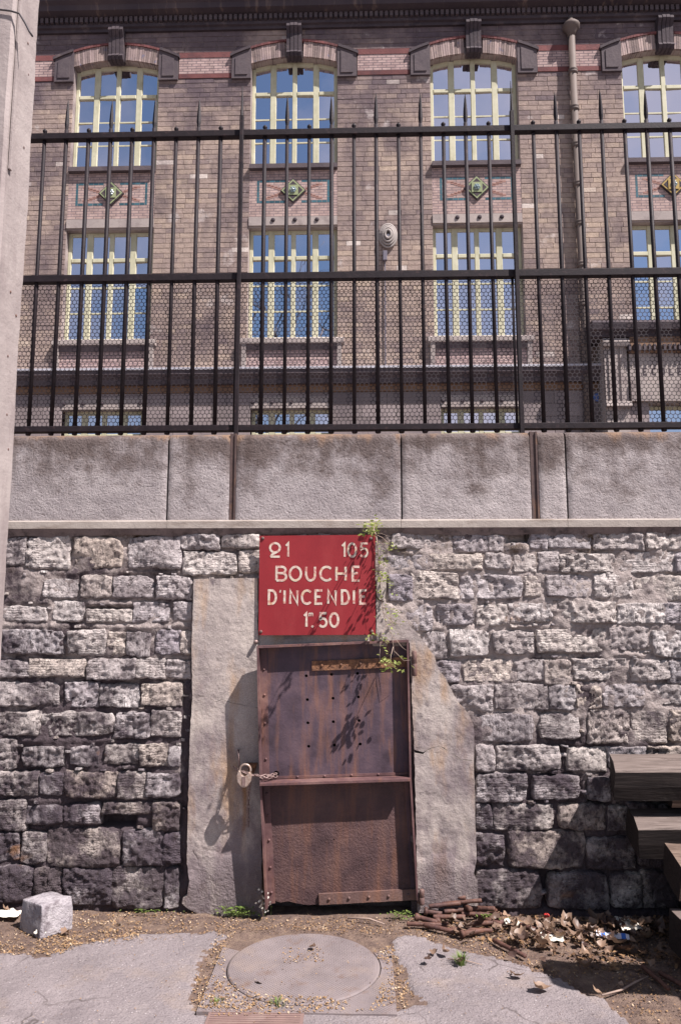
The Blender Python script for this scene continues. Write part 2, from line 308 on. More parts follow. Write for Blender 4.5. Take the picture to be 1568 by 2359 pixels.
def glass_material():
    t = NT('window_glass'); gl = t.n('ShaderNodeBsdfGlossy', None, {'Color': (0.95, 0.92, 1.0, 1), 'Roughness': 0.015})
    t.set(gl.inputs['Normal'], t.bump(t.noise(1.3, 2, 0.5), 0.25, 0.010))
    tr = t.n('ShaderNodeBsdfTransparent', None, {'Color': (0.80, 0.80, 0.86, 1)})
    lw = t.n('ShaderNodeFresnel', None, {'IOR': 20.0})
    mx = t.n('ShaderNodeMixShader'); t.set(mx.inputs[0], lw.outputs[0]); t.set(mx.inputs[1], tr.outputs[0]); t.set(mx.inputs[2], gl.outputs[0])
    t.t.links.new(mx.outputs[0], t.out.inputs[0]); return t.m

def leaf_material(name, lo, hi, sheen=0.3, trans=0.35):
    t = NT(name); c = t.ramp(t.math('FRACT', t.math('ADD', t.orand(), t.attr())), [(0, lo), (1, hi)])
    d = t.n('ShaderNodeBsdfDiffuse', None, {'Color': c}); tr = t.n('ShaderNodeBsdfTranslucent', None, {'Color': c})
    g = t.n('ShaderNodeBsdfGlossy', None, {'Color': (1, 1, 1, 1), 'Roughness': 0.45})
    m1 = t.n('ShaderNodeMixShader', None, {0: trans, 1: d.outputs[0], 2: tr.outputs[0]}); m2 = t.n('ShaderNodeMixShader', None, {0: 0.06*sheen, 1: m1.outputs[0], 2: g.outputs[0]})
    t.t.links.new(m2.outputs[0], t.out.inputs[0]); return t.m
def flake_material(name, stops):
    t = NT(name); return t.done(t.ramp(t.attr(), stops), 0.85, None, 0.2)

MT = {}
MT['rubble'] = rubble_material(); MT['mortar'] = mortar_material(); MT['granite'] = granite_material(); MT['plaster'] = plaster_material()
MT['ground'] = ground_material(); MT['glass'] = glass_material(); MT['block'] = block_material()
MT['door'] = rust_material('rusted_door_plate', (0.028, 0.018, 0.025), (0.068, 0.045, 0.060), (0.125, 0.080, 0.092))
MT['door_low'] = rust_material('pitted_rust_plate', (0.036, 0.021, 0.023), (0.078, 0.044, 0.044), (0.135, 0.077, 0.066), 0.35, 0.007)
MT['rim'] = rust_material('rusted_door_rim', (0.055, 0.028, 0.030), (0.115, 0.060, 0.060), (0.22, 0.13, 0.11), 0.4)
MT['hinge'] = rust_material('orange_flaking_rust', (0.045, 0.024, 0.020), (0.14, 0.065, 0.035), (0.33, 0.165, 0.08), 0.2, 0.006, 36)
MT['hinge_dark'] = rust_material('brown_hinge_rust', (0.085, 0.05, 0.045), (0.14, 0.085, 0.075), (0.20, 0.12, 0.095), 0.4, 0.004)
MT['rod'] = rust_material('rod_rust', (0.045, 0.022, 0.018), (0.10, 0.048, 0.036), (0.17, 0.085, 0.062), 0.15, 0.004, 30)
MT['sign'] = sign_material(); MT['letter'] = letter_material()
MT['ledge'] = surf('ledge_cement', [(0.29, 0.25, 0.22), (0.40, 0.355, 0.315)], 5, [(120, 0.7, 0.004), (20, 0.5, 0.008)], [((0.15, 0.11, 0.085), 7, 0.50, 0.66, 0.6, (0.5, 1, 2))])
MT['fillet'] = surf('ledge_fillet', [(0.13, 0.10, 0.095), (0.24, 0.19, 0.175)], 9, [(80, 0.9, 0.006)], [((0.05, 0.04, 0.04), 22, 0.5, 0.66, 0.7, None)])
MT['core'] = surf('wall_core', [(0.08, 0.065, 0.065), (0.14, 0.11, 0.10)], 8, [(30, 1, 0.02)])
MT['iron'] = surf('black_fence_iron', [(0.010, 0.007, 0.009), (0.022, 0.015, 0.018)], 22, [(90, 0.6, 0.002)], [((0.07, 0.042, 0.042), 30, 0.58, 0.70, 0.5, None)], 0.6, 0.22)
MT['wire'] = surf('fence_wire', [(0.022, 0.016, 0.02), (0.035, 0.026, 0.03)], 8, (), (), 0.6, 0.3)
MT['post'] = surf('rust_brown_post', [(0.06, 0.042, 0.042), (0.12, 0.078, 0.068)], 15, [(80, 0.7, 0.003)], [((0.27, 0.14, 0.07), 20, 0.55, 0.7, 0.6, (1, 1, 0.3))], 0.7)
MT['pole'] = surf('pole_concrete', [(0.25, 0.21, 0.20), (0.34, 0.292, 0.275), (0.41, 0.36, 0.335)], 3, [(60, 0.6, 0.004), (9, 0.4, 0.01)], [((0.17, 0.13, 0.13), 5, 0.52, 0.72, 0.55, (1, 1, 0.2)), ((0.16, 0.10, 0.07), 38, 0.67, 0.72, 0.7, None)])
MT['cable'] = surf('cable_sheath', [(0.05, 0.045, 0.05), (0.08, 0.07, 0.07)], 9, (), (), 0.6)
MT['brass'] = surf('padlock_brass', [(0.26, 0.18, 0.14), (0.52, 0.43, 0.37)], 55, [(120, 0.5, 0.001)], [((0.25, 0.13, 0.08), 60, 0.5, 0.66, 0.6, None)], 0.45, 0.5, None, 0.5, 0.35)
MT['steel'] = surf('chain_steel', [(0.17, 0.11, 0.10), (0.32, 0.23, 0.21)], 60, (), (), 0.5, 0.5, None, 0.5, 0.4)
MT['soot'] = surf('sooty_carved_stone', [(0.040, 0.031, 0.038), (0.080, 0.062, 0.068)], 1.6, [(20, 0.7, 0.012)], [((0.17, 0.13, 0.12), 3, 0.55, 0.7, 0.5, None)])
MT['impost'] = surf('grey_impost_stone', [(0.070, 0.056, 0.064), (0.120, 0.095, 0.098)], 2.2, [(20, 0.7, 0.012)], [((0.055, 0.04, 0.05), 2.5, 0.5, 0.68, 0.6, None)])
MT['cornice'] = surf('cornice_stone', [(0.045, 0.036, 0.046), (0.085, 0.066, 0.070)], 0.9, [(18, 0.6, 0.012)], [((0.26, 0.19, 0.15), 1.6, 0.58, 0.72, 0.6, (3, 1, 0.3))])
MT['ashlar'] = surf('ground_floor_ashlar', [(0.19, 0.155, 0.155), (0.27, 0.225, 0.215)], 1.4, [(24, 0.6, 0.01)], [((0.10, 0.08, 0.09), 0.9, 0.5, 0.7, 0.5, None)], vary='object', amount=0.18)
MT['trim'] = surf('pale_lintel_stone', [(0.30, 0.255, 0.24), (0.40, 0.345, 0.31)], 1.5, [(24, 0.6, 0.008)], [((0.15, 0.115, 0.115), 2.2, 0.52, 0.68, 0.6, None)])
MT['joint'] = surf('pale_joint_mortar', [(0.30, 0.25, 0.23), (0.42, 0.36, 0.33)], 3, [(24, 0.6, 0.01)], [((0.13, 0.10, 0.11), 0.6, 0.48, 0.62, 0.8, None)])
MT['zinc'] = surf('zinc_flashing', [(0.38, 0.37, 0.41), (0.52, 0.51, 0.54)], 2.2, (), [((0.2, 0.18, 0.19), 3, 0.52, 0.7, 0.5, None)], 0.6, 0.4)
MT['orange'] = surf('brown_band_stone', [(0.16, 0.095, 0.062), (0.24, 0.145, 0.09)], 1.4, [(20, 0.5, 0.01)])
MT['redbrick'] = surf('dark_red_brick', [(0.125, 0.045, 0.045), (0.20, 0.075, 0.070)], 3, [(26, 0.7, 0.01)], [((0.06, 0.035, 0.04), 2, 0.52, 0.7, 0.6, None)], vary='object', amount=0.25)
MT['archbrick'] = surf('arch_brick', [(0.24, 0.18, 0.175), (0.36, 0.275, 0.24)], 2.2, [(26, 0.7, 0.01)], [((0.07, 0.05, 0.06), 3, 0.55, 0.7, 0.6, None), ((0.13, 0.15, 0.26), 5, 0.62, 0.66, 0.5, None)], vary='object', amount=0.4)
MT['palebrick'] = brick_texture_material('pale_pink_brick', (0.46, 0.34, 0.31), (0.36, 0.25, 0.235), (0.17, 0.13, 0.135))
MT['panelbrick'] = brick_texture_material('panel_brick', (0.46, 0.34, 0.30), (0.36, 0.255, 0.23), (0.22, 0.17, 0.17))
MT['redmark'] = surf('terracotta_inlay', [(0.28, 0.15, 0.125), (0.34, 0.20, 0.165)], 4, [(30, 0.5, 0.006)])
MT['blue'] = surf('blue_glazed_tile', [(0.035, 0.095, 0.12), (0.06, 0.13, 0.15)], 6, (), (), 0.3, 0.5, 'object', 0.3)
MT['green'] = surf('green_glazed_tile', [(0.22, 0.26, 0.13), (0.33, 0.36, 0.20)], 6, (), (), 0.3, 0.5)
MT['flower'] = surf('flower_glaze', [(0.10, 0.17, 0.24), (0.28, 0.33, 0.28)], 14, (), (), 0.3, 0.5)
MT['ochre'] = surf('ochre_glaze', [(0.36, 0.24, 0.06), (0.42, 0.30, 0.10)], 14, (), (), 0.3, 0.5)
MT['winpaint'] = surf('pale_green_window_paint', [(0.42, 0.405, 0.265), (0.57, 0.55, 0.40)], 3, (), [((0.25, 0.23, 0.13), 7, 0.55, 0.72, 0.5, (2, 1, 0.5))], 0.6, 0.3)
MT['curtain'] = surf('curtain_cloth', [(0.55, 0.50, 0.54), (0.68, 0.63, 0.66)], 1.5, (), (), 0.9)
MT['room'] = surf('dim_room', [(0.055, 0.05, 0.06), (0.09, 0.08, 0.085)], 0.8, (), (), 0.9)
MT['pipe'] = surf('drain_pipe_paint', [(0.105, 0.082, 0.072), (0.155, 0.122, 0.106)], 2, [(30, 0.3, 0.004)], [((0.15, 0.11, 0.10), 3, 0.55, 0.7, 0.5, None)], 0.7)
MT['plaque'] = surf('oval_fitting_paint', [(0.30, 0.265, 0.245), (0.40, 0.36, 0.33)], 6, (), (), 0.7)
MT['grey'] = surf('grey_box_paint', [(0.12, 0.11, 0.14), (0.17, 0.155, 0.19)], 6, (), (), 0.6)
MT['number'] = surf('blue_enamel', [(0.10, 0.16, 0.42), (0.14, 0.22, 0.50)], 5, (), (), 0.35, 0.5)
MT['cast'] = surf('worn_cast_iron', [(0.145, 0.12, 0.12), (0.225, 0.188, 0.185)], 6, [(150, 0.6, 0.002)], [((0.24, 0.19, 0.165), 5, 0.5, 0.66, 0.6, None), ((0.14, 0.085, 0.06), 8, 0.56, 0.68, 0.6, None)], 0.75, 0.3)
MT['plate'] = surf('rusty_ribbed_plate', [(0.16, 0.105, 0.095), (0.24, 0.16, 0.14)], 9, [(120, 0.5, 0.001)], [((0.28, 0.22, 0.19), 7, 0.55, 0.7, 0.5, None)], 0.7, 0.35)
MT['cobble'] = surf('pale_granite', [(0.28, 0.255, 0.275), (0.45, 0.42, 0.43)], 18, [(70, 0.9, 0.009), (14, 0.9, 0.02)], [((0.13, 0.105, 0.115), 13, 0.52, 0.64, 0.7, None)])
MT['wood'] = wood_material('weathered_sleeper_wood', (0.085, 0.066, 0.058), (0.145, 0.115, 0.102), (0.22, 0.18, 0.16))
MT['shaded_side'] = wood_material('shaded_side_wood', (0.013, 0.010, 0.010), (0.022, 0.017, 0.016), (0.036, 0.028, 0.025))  # sleeper wood with the shade of its sides put into the colour
MT['wood2'] = wood_material('raw_split_wood', (0.045, 0.030, 0.024), (0.14, 0.10, 0.078), (0.27, 0.205, 0.16))
MT['bark'] = surf('grey_bark', [(0.09, 0.075, 0.065), (0.16, 0.135, 0.115)], 6, [(20, 0.7, 0.02)])
MT['stem'] = surf('vine_stem', [(0.26, 0.19, 0.155), (0.36, 0.27, 0.22)], 20, (), (), 0.8)
MT['leaf'] = leaf_material('fresh_leaf', (0.17, 0.22, 0.05), (0.40, 0.43, 0.16))
MT['weed'] = leaf_material('weed_leaf', (0.10, 0.16, 0.035), (0.24, 0.30, 0.09))
MT['dry'] = leaf_material('dry_leaf', (0.055, 0.032, 0.028), (0.29, 0.195, 0.135), 0.4, 0.15)
MT['litter'] = flake_material('seed_litter', [(0, (0.08, 0.05, 0.038)), (0.35, (0.19, 0.11, 0.058)), (0.7, (0.32, 0.205, 0.105)), (1, (0.48, 0.38, 0.27))])
MT['paper'] = surf('crumpled_paper', [(0.66, 0.62, 0.52), (0.78, 0.74, 0.64)], 20, (), [((0.5, 0.42, 0.3), 30, 0.55, 0.7, 0.5, None)], 0.8)
MT['bluepaper'] = surf('blue_print', [(0.04, 0.14, 0.50), (0.06, 0.18, 0.58)], 20, (), (), 0.6)
MT['white'] = surf('white_wrapper', [(0.62, 0.62, 0.68), (0.74, 0.73, 0.78)], 20, (), (), 0.5)
MT['cap'] = surf('red_plastic', [(0.45, 0.03, 0.03), (0.55, 0.05, 0.05)], 20, (), (), 0.4, 0.5)
MT['petal'] = surf('pale_weed_flower', [(0.62, 0.60, 0.52), (0.72, 0.70, 0.62)], 20, (), (), 0.8)

# ================================================================ ground
def pts(*a): return [(G(x, y).x, G(x, y).y) for x, y in a]
EARTH = [pts((-700,2060), (1900,2060), (1900,2420), (1520,2420), (1450,2350), (1380,2290), (1300,2262), (1210,2225), (1110,2198), (1010,2172), (985,2152), (905,2158),
             (905,2190), (945,2250), (962,2312), (880,2330), (720,2332), (712,2326), (560,2318), (520,2345), (470,2352), (440,2330), (432,2290), (448,2250), (458,2212), (485,2185),
             (515,2160), (500,2143), (380,2148), (260,2158), (170,2178), (120,2202), (0,2196), (-700,2200))]
def inside(x, y, poly):
    c = False; j = len(poly)-1
    for i in range(len(poly)):
        xi, yi = poly[i]; xj, yj = poly[j]
        if (yi > y) != (yj > y) and x < (xj-xi)*(y-yi)/(yj-yi)+xi: c = not c
        j = i
    return c
def earthy(x, y):
    if y > 0.02 or y < -1.3: return 1.0 if y > 0.02 else 0.0
    q = Vector((x*9, y*9, 3.3)); dx = 0.05*noise.fractal(q, 0.7, 2.2, 3); dy = 0.04*noise.fractal(q+Vector((7.7, 1.1, 0)), 0.7, 2.2, 3)
    return 1.0 if any(inside(x+dx, y+dy, p) for p in EARTH) else 0.0
def ground_height(x, y):
    e = earthy(x, y) if -2.6 < x < 2.6 else 0.0
    return e*(-0.012 + 0.008*noise.noise(Vector((x*11, y*11, 0.7)))) + 0.004*noise.noise(Vector((x*3, y*3, 5.0)))
def make_ground():
    xs = [-400, -120, -40, -15, -7, -4, -3] + [-2.3+0.016*i for i in range(int(4.6/0.016)+1)] + [3, 4, 7, 15, 40, 120, 400]
    ys = [-400, -120, -40, -15, -8, -5, -3.5, -2.6, -2.0, -1.6, -1.35] + [-1.25+0.016*i for i in range(int(1.37/0.016)+1)]
    vs = []; at = []
    for y in ys:
        for x in xs:
            near = -2.4 < x < 2.4 and -1.3 < y
            e = earthy(x, y) if near else (1.0 if y > -0.45 else 0.0)
            z = e*(-0.012 + 0.008*noise.noise(Vector((x*11, y*11, 0.7)))) + (0.004*noise.noise(Vector((x*3, y*3, 5.0))) if near else 0)
            vs.append((x, y, z)); at.append(e)
    k = len(xs); fs = [(j*k+i, j*k+i+1, (j+1)*k+i+1, (j+1)*k+i) for j in range(len(ys)-1) for i in range(k-1)]
    me = bpy.data.meshes.new('ground'); me.from_pydata(vs, [], fs); me.materials.append(MT['ground'])
    me.polygons.foreach_set('use_smooth', [True]*len(me.polygons))
    a = me.attributes.new('earth', 'FLOAT', 'POINT'); a.data.foreach_set('value', at)
    tag(place('ground', me, (0,0,0)), 'grey worn asphalt pavement with an earth strip along the wall', 'ground', kind='structure')
make_ground()
YARD = 2.20
mb = MB(); mb.grid(lambda u, v: (-60+120*u, 0.42+59*v, YARD), 12, 8)
tag(mb.build('yard_ground', MT['core']), 'school yard ground behind the retaining wall', 'ground', kind='structure')

# ================================================================ retaining wall
wall = empty('stone_wall', (0, 0, 0), 'old rubble stone retaining wall with smooth parapet blocks and cement door surround', 'wall')
ZT = P(784, 995).z; ZB0 = P(784, 1198).z; ZL0 = P(784, 1217).z; ZF0 = P(784, 1233).z
XL, XR = -3.4, 3.4
DOOR_X0, DOOR_X1 = P(592, 1700).x, P(950, 1700).x
mb = MB(); mb.box(XL, XR, 0.14, 0.42, -0.3, ZT-0.02); mb.build('wall_core', MT['core'], wall)

# ---- where the stones lie, surveyed course by course
def tr(ox, oy, k, boxes): return [(ox+a*k, oy+b*k, ox+c*k, oy+d*k) for a, b, c, d in boxes]
ST = []
ST += tr(0, 1198.3, .2927, [(60,130,210,350), (215,128,545,380), (590,133,968,372), (1012,128,1422,378),
    (350,462,606,612), (638,428,886,612), (895,438,1206,612), (1238,440,1516,618),
    (30,680,376,794), (428,640,668,794), (690,700,1040,802), (1052,643,1332,802), (1368,640,1512,794),
    (20,862,502,1052), (538,862,838,1062), (858,880,988,1072), (1000,880,1188,1074), (1230,862,1422,1052), (1430,870,1512,1050),
    (-30,1103,235,1242), (238,1094,664,1228), (690,1088,1072,1254), (1080,1086,1302,1242), (1310,1100,1505,1244)])
ST += [(418,1231,505,1266), (510,1231,598,1262), (424,1271,545,1324), (550,1267,600,1318)]
ST += tr(0, 1555.2, .2927, [(-20,50,466,240), (522,52,772,254), (782,66,1102,254), (1122,62,1432,240),
    (-20,284,312,474), (320,284,902,474), (905,284,1192,494), (1200,278,1428,484),
    (-20,498,132,744), (178,556,502,724), (556,556,782,714), (830,542,1102,694), (1108,538,1322,714), (1330,558,1424,724),
    (-20,758,312,948), (328,768,516,944), (520,756,932,964), (935,752,1152,974), (1162,766,1418,954)])
ST += tr(0, 1823, .2927, [(-20,66,202,304), (208,108,502,254), (508,96,792,258), (816,80,1212,178), (1214,78,1418,314),
    (-20,318,162,544), (176,318,372,574), (378,286,952,594), (972,302,1292,578), (1290,318,1422,564),
    (-20,576,272,868), (278,588,382,862), (384,588,492,862), (500,598,882,890), (890,588,1292,925), (1300,600,1408,915)])
ST += tr(866.8, 1198.3, .2439, [(140,126,722,272), (728,136,1052,304), (1058,136,1200,298), (102,326,478,474), (503,322,988,470), (1028,316,1262,464), (1290,316,1490,490),
    (108,506,338,764), (332,486,768,744), (778,512,1368,744), (1396,526,1544,718), (200,796,524,1054), (572,796,908,990), (938,796,1228,994),
    (430,1050,654,1304), (692,1032,1058,1284), (1098,1040,1478,1266)])
ST += tr(1185.5, 1198.3, .2439, [(150,118,300,280), (308,116,704,264), (732,126,1204,284), (1228,106,1600,282), (215,298,404,484), (413,312,944,494), (948,302,1494,494), (1508,300,1760,504),
    (292,516,708,724), (743,498,1118,734), (1128,526,1760,754), (-60,782,354,964), (408,766,948,966), (963,778,1394,974), (1400,778,1760,984),
    (196,1026,848,1254), (882,1006,1258,1224), (1298,1036,1760,1294)])
ST += tr(1019.8, 1491.5, .3496, [(-60,82,112,228), (136,78,448,224), (472,78,668,214), (670,82,838,244), (848,72,1204,218), (1238,78,1484,218), (1488,78,1720,234),
    (20,246,324,420), (338,236,684,410), (690,246,868,414), (870,246,1042,404), (1044,236,1314,390), (1358,246,1720,376),
    (180,436,594,624), (636,436,894,604), (956,406,1218,630), (1238,416,1460,626), (1488,406,1720,626),
    (215,636,338,814), (352,642,768,806), (818,656,1074,816), (1090,650,1330,790), (1340,650,1720,790)])
ST += tr(1019.8, 1771.8, .3496, [(215,26,544,212), (588,36,894,196), (958,46,1094,206), (1110,20,1400,200), (1410,20,1720,200), (215,222,322,394), (328,226,724,404), (756,232,1064,396), (1086,236,1206,404), (1216,220,1500,410), (1510,215,1720,410),
    (215,416,398,632), (426,406,934,648), (946,446,1264,658), (1272,440,1560,640), (1566,430,1720,650),
    (215,656,644,915), (694,666,1078,915), (1106,686,1300,905), (1306,664,1540,905), (1548,670,1720,905)])
RECT = []
for a, b, c, d in ST:
    a -= 4.5; b -= 3.5; c += 4.5; d += 3.5
    p0 = P((a+c)/2, d); p1 = P((a+c)/2, b); zc = (b+d)/2
    RECT.append((P(a, zc).x, p0.z, P(c, zc).x, p1.z))
def courses(x0, x1):                          # the wall runs on past both ends of the picture
    z = 0.0
    while z < ZF0-0.04:
        h = rnd(0.12, 0.17); h = h if z+h < ZF0-0.1 else ZF0-z-0.01; x = x0+rnd(-0.1, 0.1)
        while x < x1-0.06:
            wd = min(rnd(0.13, 0.34), x1-x)
            if wd > 0.05: RECT.append((x+0.006, z+0.006, x+wd-0.006, z+h-0.008))
            x += wd
        z += h
courses(XL, P(-24, 1600).x-0.02); courses(P(1615, 1600).x+0.04, XR)
HOLES = [(P(270,1886), 0.085, 0.036, 0.085), (P(1262,2045), 0.05, 0.085, 0.05), (P(1205,1235), 0.08, 0.03, 0.06), (P(255,1408), 0.13, 0.025, 0.025), (P(1378,1826), 0.05, 0.05, 0.04)]
from collections import defaultdict
HASH = defaultdict(list)
for rc in RECT:
    for ii in range(int((rc[0]+5-0.03)/0.08), int((rc[2]+5+0.03)/0.08)+1):
        for jj in range(int((rc[1]+5-0.03)/0.08), int((rc[3]+5+0.03)/0.08)+1): HASH[ii, jj].append(rc)
def mortar_y(x, z):
    n = noise.fractal(Vector((x*6, 1.7, z*6)), 0.8, 2.0, 3)
    left = min(1, max(0, (0.1-x)/0.5)); low = min(1, max(0, (1.0-z)/0.5)); deep = max(left*0.7, low)
    y = -0.0135 + 0.010*deep + (0.007+0.004*deep)*n + 0.0055*noise.noise(Vector((x*45, 0, z*45))) + 0.007*noise.noise(Vector((x*22, 3, z*22))) - 0.010*noise.noise(Vector((x, 0, z))*7.5)
    d = 1.0; jx, jz = x+0.006*noise.noise(Vector((x*20, 5, z*20))), z+0.006*noise.noise(Vector((x*20, 8, z*20)))
    for a, b, c, e in HASH.get((int((x+5)/0.08), int((z+5)/0.08)), ()):
        ox, oz = max(a-jx, 0, jx-c), max(b-jz, 0, jz-e); d = min(d, math.hypot(ox, oz))
        if d == 0: break
    if d < 0.03: y += (0.008+0.016*max(0.0, n+0.2))*math.exp(-(d/0.009)**2)
    for c, hx, hz, dd in HOLES:
        q = max(abs(x-c.x)/hx, abs(z-c.z)/hz)
        if q < 1.25: y += dd*min(1, max(0, (1.25-q)*3))
    return y
nx, nz = int((XR-XL)/0.0105), int((ZF0+0.1)/0.0105)
mb = MB(); mb.grid(lambda u, v: (XL+(XR-XL)*u, mortar_y(XL+(XR-XL)*u, -0.06+(ZF0+0.08)*v), -0.06+(ZF0+0.08)*v), nx, nz)
dx0, dx1, dz1 = P(596,1700).x, P(944,1700).x, P(750,1486).z     # leave the doorway open
keep = [f for f in mb.f if not (dx0 < sum(mb.v[i].x for i in f)/4 < dx1 and sum(mb.v[i].z for i in f)/4 < dz1)]
mb.f = keep; mb.c = [None]*len(keep)
mb.build('mortar_bed', MT['mortar'], wall, True)

def make_stone(x0, z0, x1, z1, i):
    hw, hh = (x1-x0)/2, (z1-z0)/2; cx, cz = (x0+x1)/2, (z0+z1)/2
    nu, nv = max(6, int(2*hw/0.0085)), max(6, int(2*hh/0.0085))
    rs = random.Random(i*7+3); prot = rs.uniform(0.003, 0.015)
    if cz < 0.75: prot += 0.008
    tx, tz = rs.uniform(-0.07, 0.07), rs.uniform(-0.09, 0.09); pw = rs.choice((6, 9, 14)) if cz > 0.5 else rs.choice((4, 6, 9)); am = rs.uniform(0.7, 1.5)
    cr_ = [max(0.0, rs.uniform(-0.12, 0.24)) for _ in range(4)]; sd = Vector((i*3.1, i*1.7, i*0.9))
    def fn(u, v):
        a, b = 2*u-1, 2*v-1
        k = cr_[(1 if a > 0 else 0) + (2 if b > 0 else 0)]*abs(a*b)**1.6       # knocked-off corners
        x, z = a*hw*(1-k*0.5), b*hh*(1-k)
        q = Vector((cx+x, 0, cz+z)); edge = max(abs(a), abs(b)); w1 = 0.009*edge*edge
        x += w1*noise.noise(q*9+sd) + 0.009*edge**3*noise.noise(q*38+sd); z += w1*noise.noise(q*9+sd+Vector((5, 5, 5))) + 0.009*edge**3*noise.noise(q*38+sd+Vector((2, 8, 5)))
        pf = math.sqrt(max(0, 1-abs(a)**pw))*math.sqrt(max(0, 1-abs(b)**pw))
        n = noise.fractal(q*11+sd, 0.75, 2.1, 3)*0.0070*am + noise.noise(q*42+sd)*0.0078*am + noise.noise(q*85+sd)*0.0052*am + 0.010*noise.noise(q*7.5)
        h = prot*pf + n*min(1, 0.25+pf*1.4) + tx*x*pf + tz*z*pf
        if edge > 0.999: h = -0.035
        return (cx+x, -0.004-h, cz+z)
    m = MB(); m.grid(fn, nu, nv); return m.build('stone', MT['rubble'], wall, True)
def behind_jamb(r):                           # fully covered by the door surround
    cx = (r[0]+r[2])/2; return P(470,1700).x < cx < P(930,1700).x and r[3] < P(700,1345).z
for i, r in enumerate(RECT):
    if not behind_jamb(r) and r[2]-r[0] > 0.03 and r[3]-r[1] > 0.02: make_stone(*r, i)

# small spalls and chips pressed into the joints
rc_ = random.Random(77); k = 0; t_ = 0
while k < 120 and t_ < 6000:
    t_ += 1; x, z = rc_.uniform(-2.05, 1.75), rc_.uniform(0.03, ZF0-0.05); wd, hh_ = rc_.uniform(0.018, 0.05), rc_.uniform(0.012, 0.026)
    if any(a < x < c and b < z < e for a, b, c, e in HASH.get((int((x+5)/0.08), int((z+5)/0.08)), ())): continue
    q = P(0, 0, 0)
    if P(432,1700).x < x < P(1000,1700).x and z < P(700,1345).z: continue
    if x > 0 and x < P(1098,1900).x and z < 0.9: continue
    make_stone(x-wd/2, z-hh_/2, x+wd/2, z+hh_/2, 900+k); k += 1

# ---- ledge, parapet blocks, steel posts let into it
mb = MB(); segs = [XL, P(389,1205).x, P(923,1205).x, P(1303,1205).x, XR]
for a, b in zip(segs, segs[1:]):
    m = MB(); k = 0.001; m.sweep([(-0.034, ZL0), (-0.034, ZB0-0.008), (-0.026, ZB0), (0.14, ZB0), (0.14, ZL0)], a+k, b-k); m.build('ledge', MT['ledge'], wall)
n = 260; mb = MB()
def fil(u, v):
    x = XL+(XR-XL)*u; q = Vector((x*7, 0, v*2)); z = ZL0-0.0005-(ZL0-ZF0)*v*(1+0.25*noise.noise(q*1.7)); y = -0.031+0.022*v+0.004*noise.noise(q*4)
    return (x, min(y, 0.05), z)
mb.grid(fil, 300, 4); mb.build('ledge_fillet', MT['fillet'], wall, True)
def parapet(px0, px1, i, x0=None, x1=None):
    a = x0 if x0 is not None else P(px0,1100).x; b = x1 if x1 is not None else P(px1,1100).x
    nu, nv = max(4, int((b-a)/0.016)), 26; hz = ZT-ZB0-0.001
    def fn(u, v):
        x = a+(b-a)*u; z = ZB0+0.0006+hz*v; q = Vector((x*16, i, z*16)); top = max(0, (v-0.93)/0.07); e = min(u, 1-u)*(b-a)
        y = -0.012 - 0.0035*noise.fractal(q, 0.8, 2.0, 4) + 0.035*top*top + (0.008*(1-e/0.012)**2 if e < 0.012 else 0)
        return (x, y, z - 0.006*top*top)
    m = MB(); m.grid(fn, nu, nv); k = nu+1
    base = len(m.v); tp = [m.v[nv*k+j] for j in range(k)]            # top and cheeks back to the yard side
    m.add([p for p in tp] + [Vector((p.x, 0.42, p.z)) for p in tp], [(j, j+1, k+j+1, k+j) for j in range(nu)])
    for c in (0, nu):
        s = [m.v[r*k+c] for r in range(nv+1)]; L = len(s)
        m.add(s + [Vector((p.x, 0.42, p.z)) for p in s], [((r, L+r, L+r+1, r+1) if c == 0 else (r, r+1, L+r+1, L+r)) for r in range(nv)])
    m.build('parapet_block', MT['granite'], wall, True)
for i, (a, b) in enumerate([(389.5,529), (544.5,922.3), (926,1220.5), (1240,1301.5), (1305.5,1760)]): parapet(a, b, i+2)
parapet(0, 385.5, 1, x0=XL); parapet(1764, 0, 9, x0=P(1764,1100).x, x1=XR)
for a, b in ((529.5, 544), (1222, 1239)):
    x0, x1 = P(a,1100).x, P(b,1100).x; m = MB()
    m.box(x0, x0+0.010, -0.004, 0.05, ZB0-0.0, ZT-0.005); m.box(x1-0.010, x1, -0.004, 0.05, ZB0, ZT-0.005); m.box(x0+0.010, x1-0.010, 0.004, 0.014, ZB0, ZT-0.005)
    m.build('post_foot', MT['post'], wall)

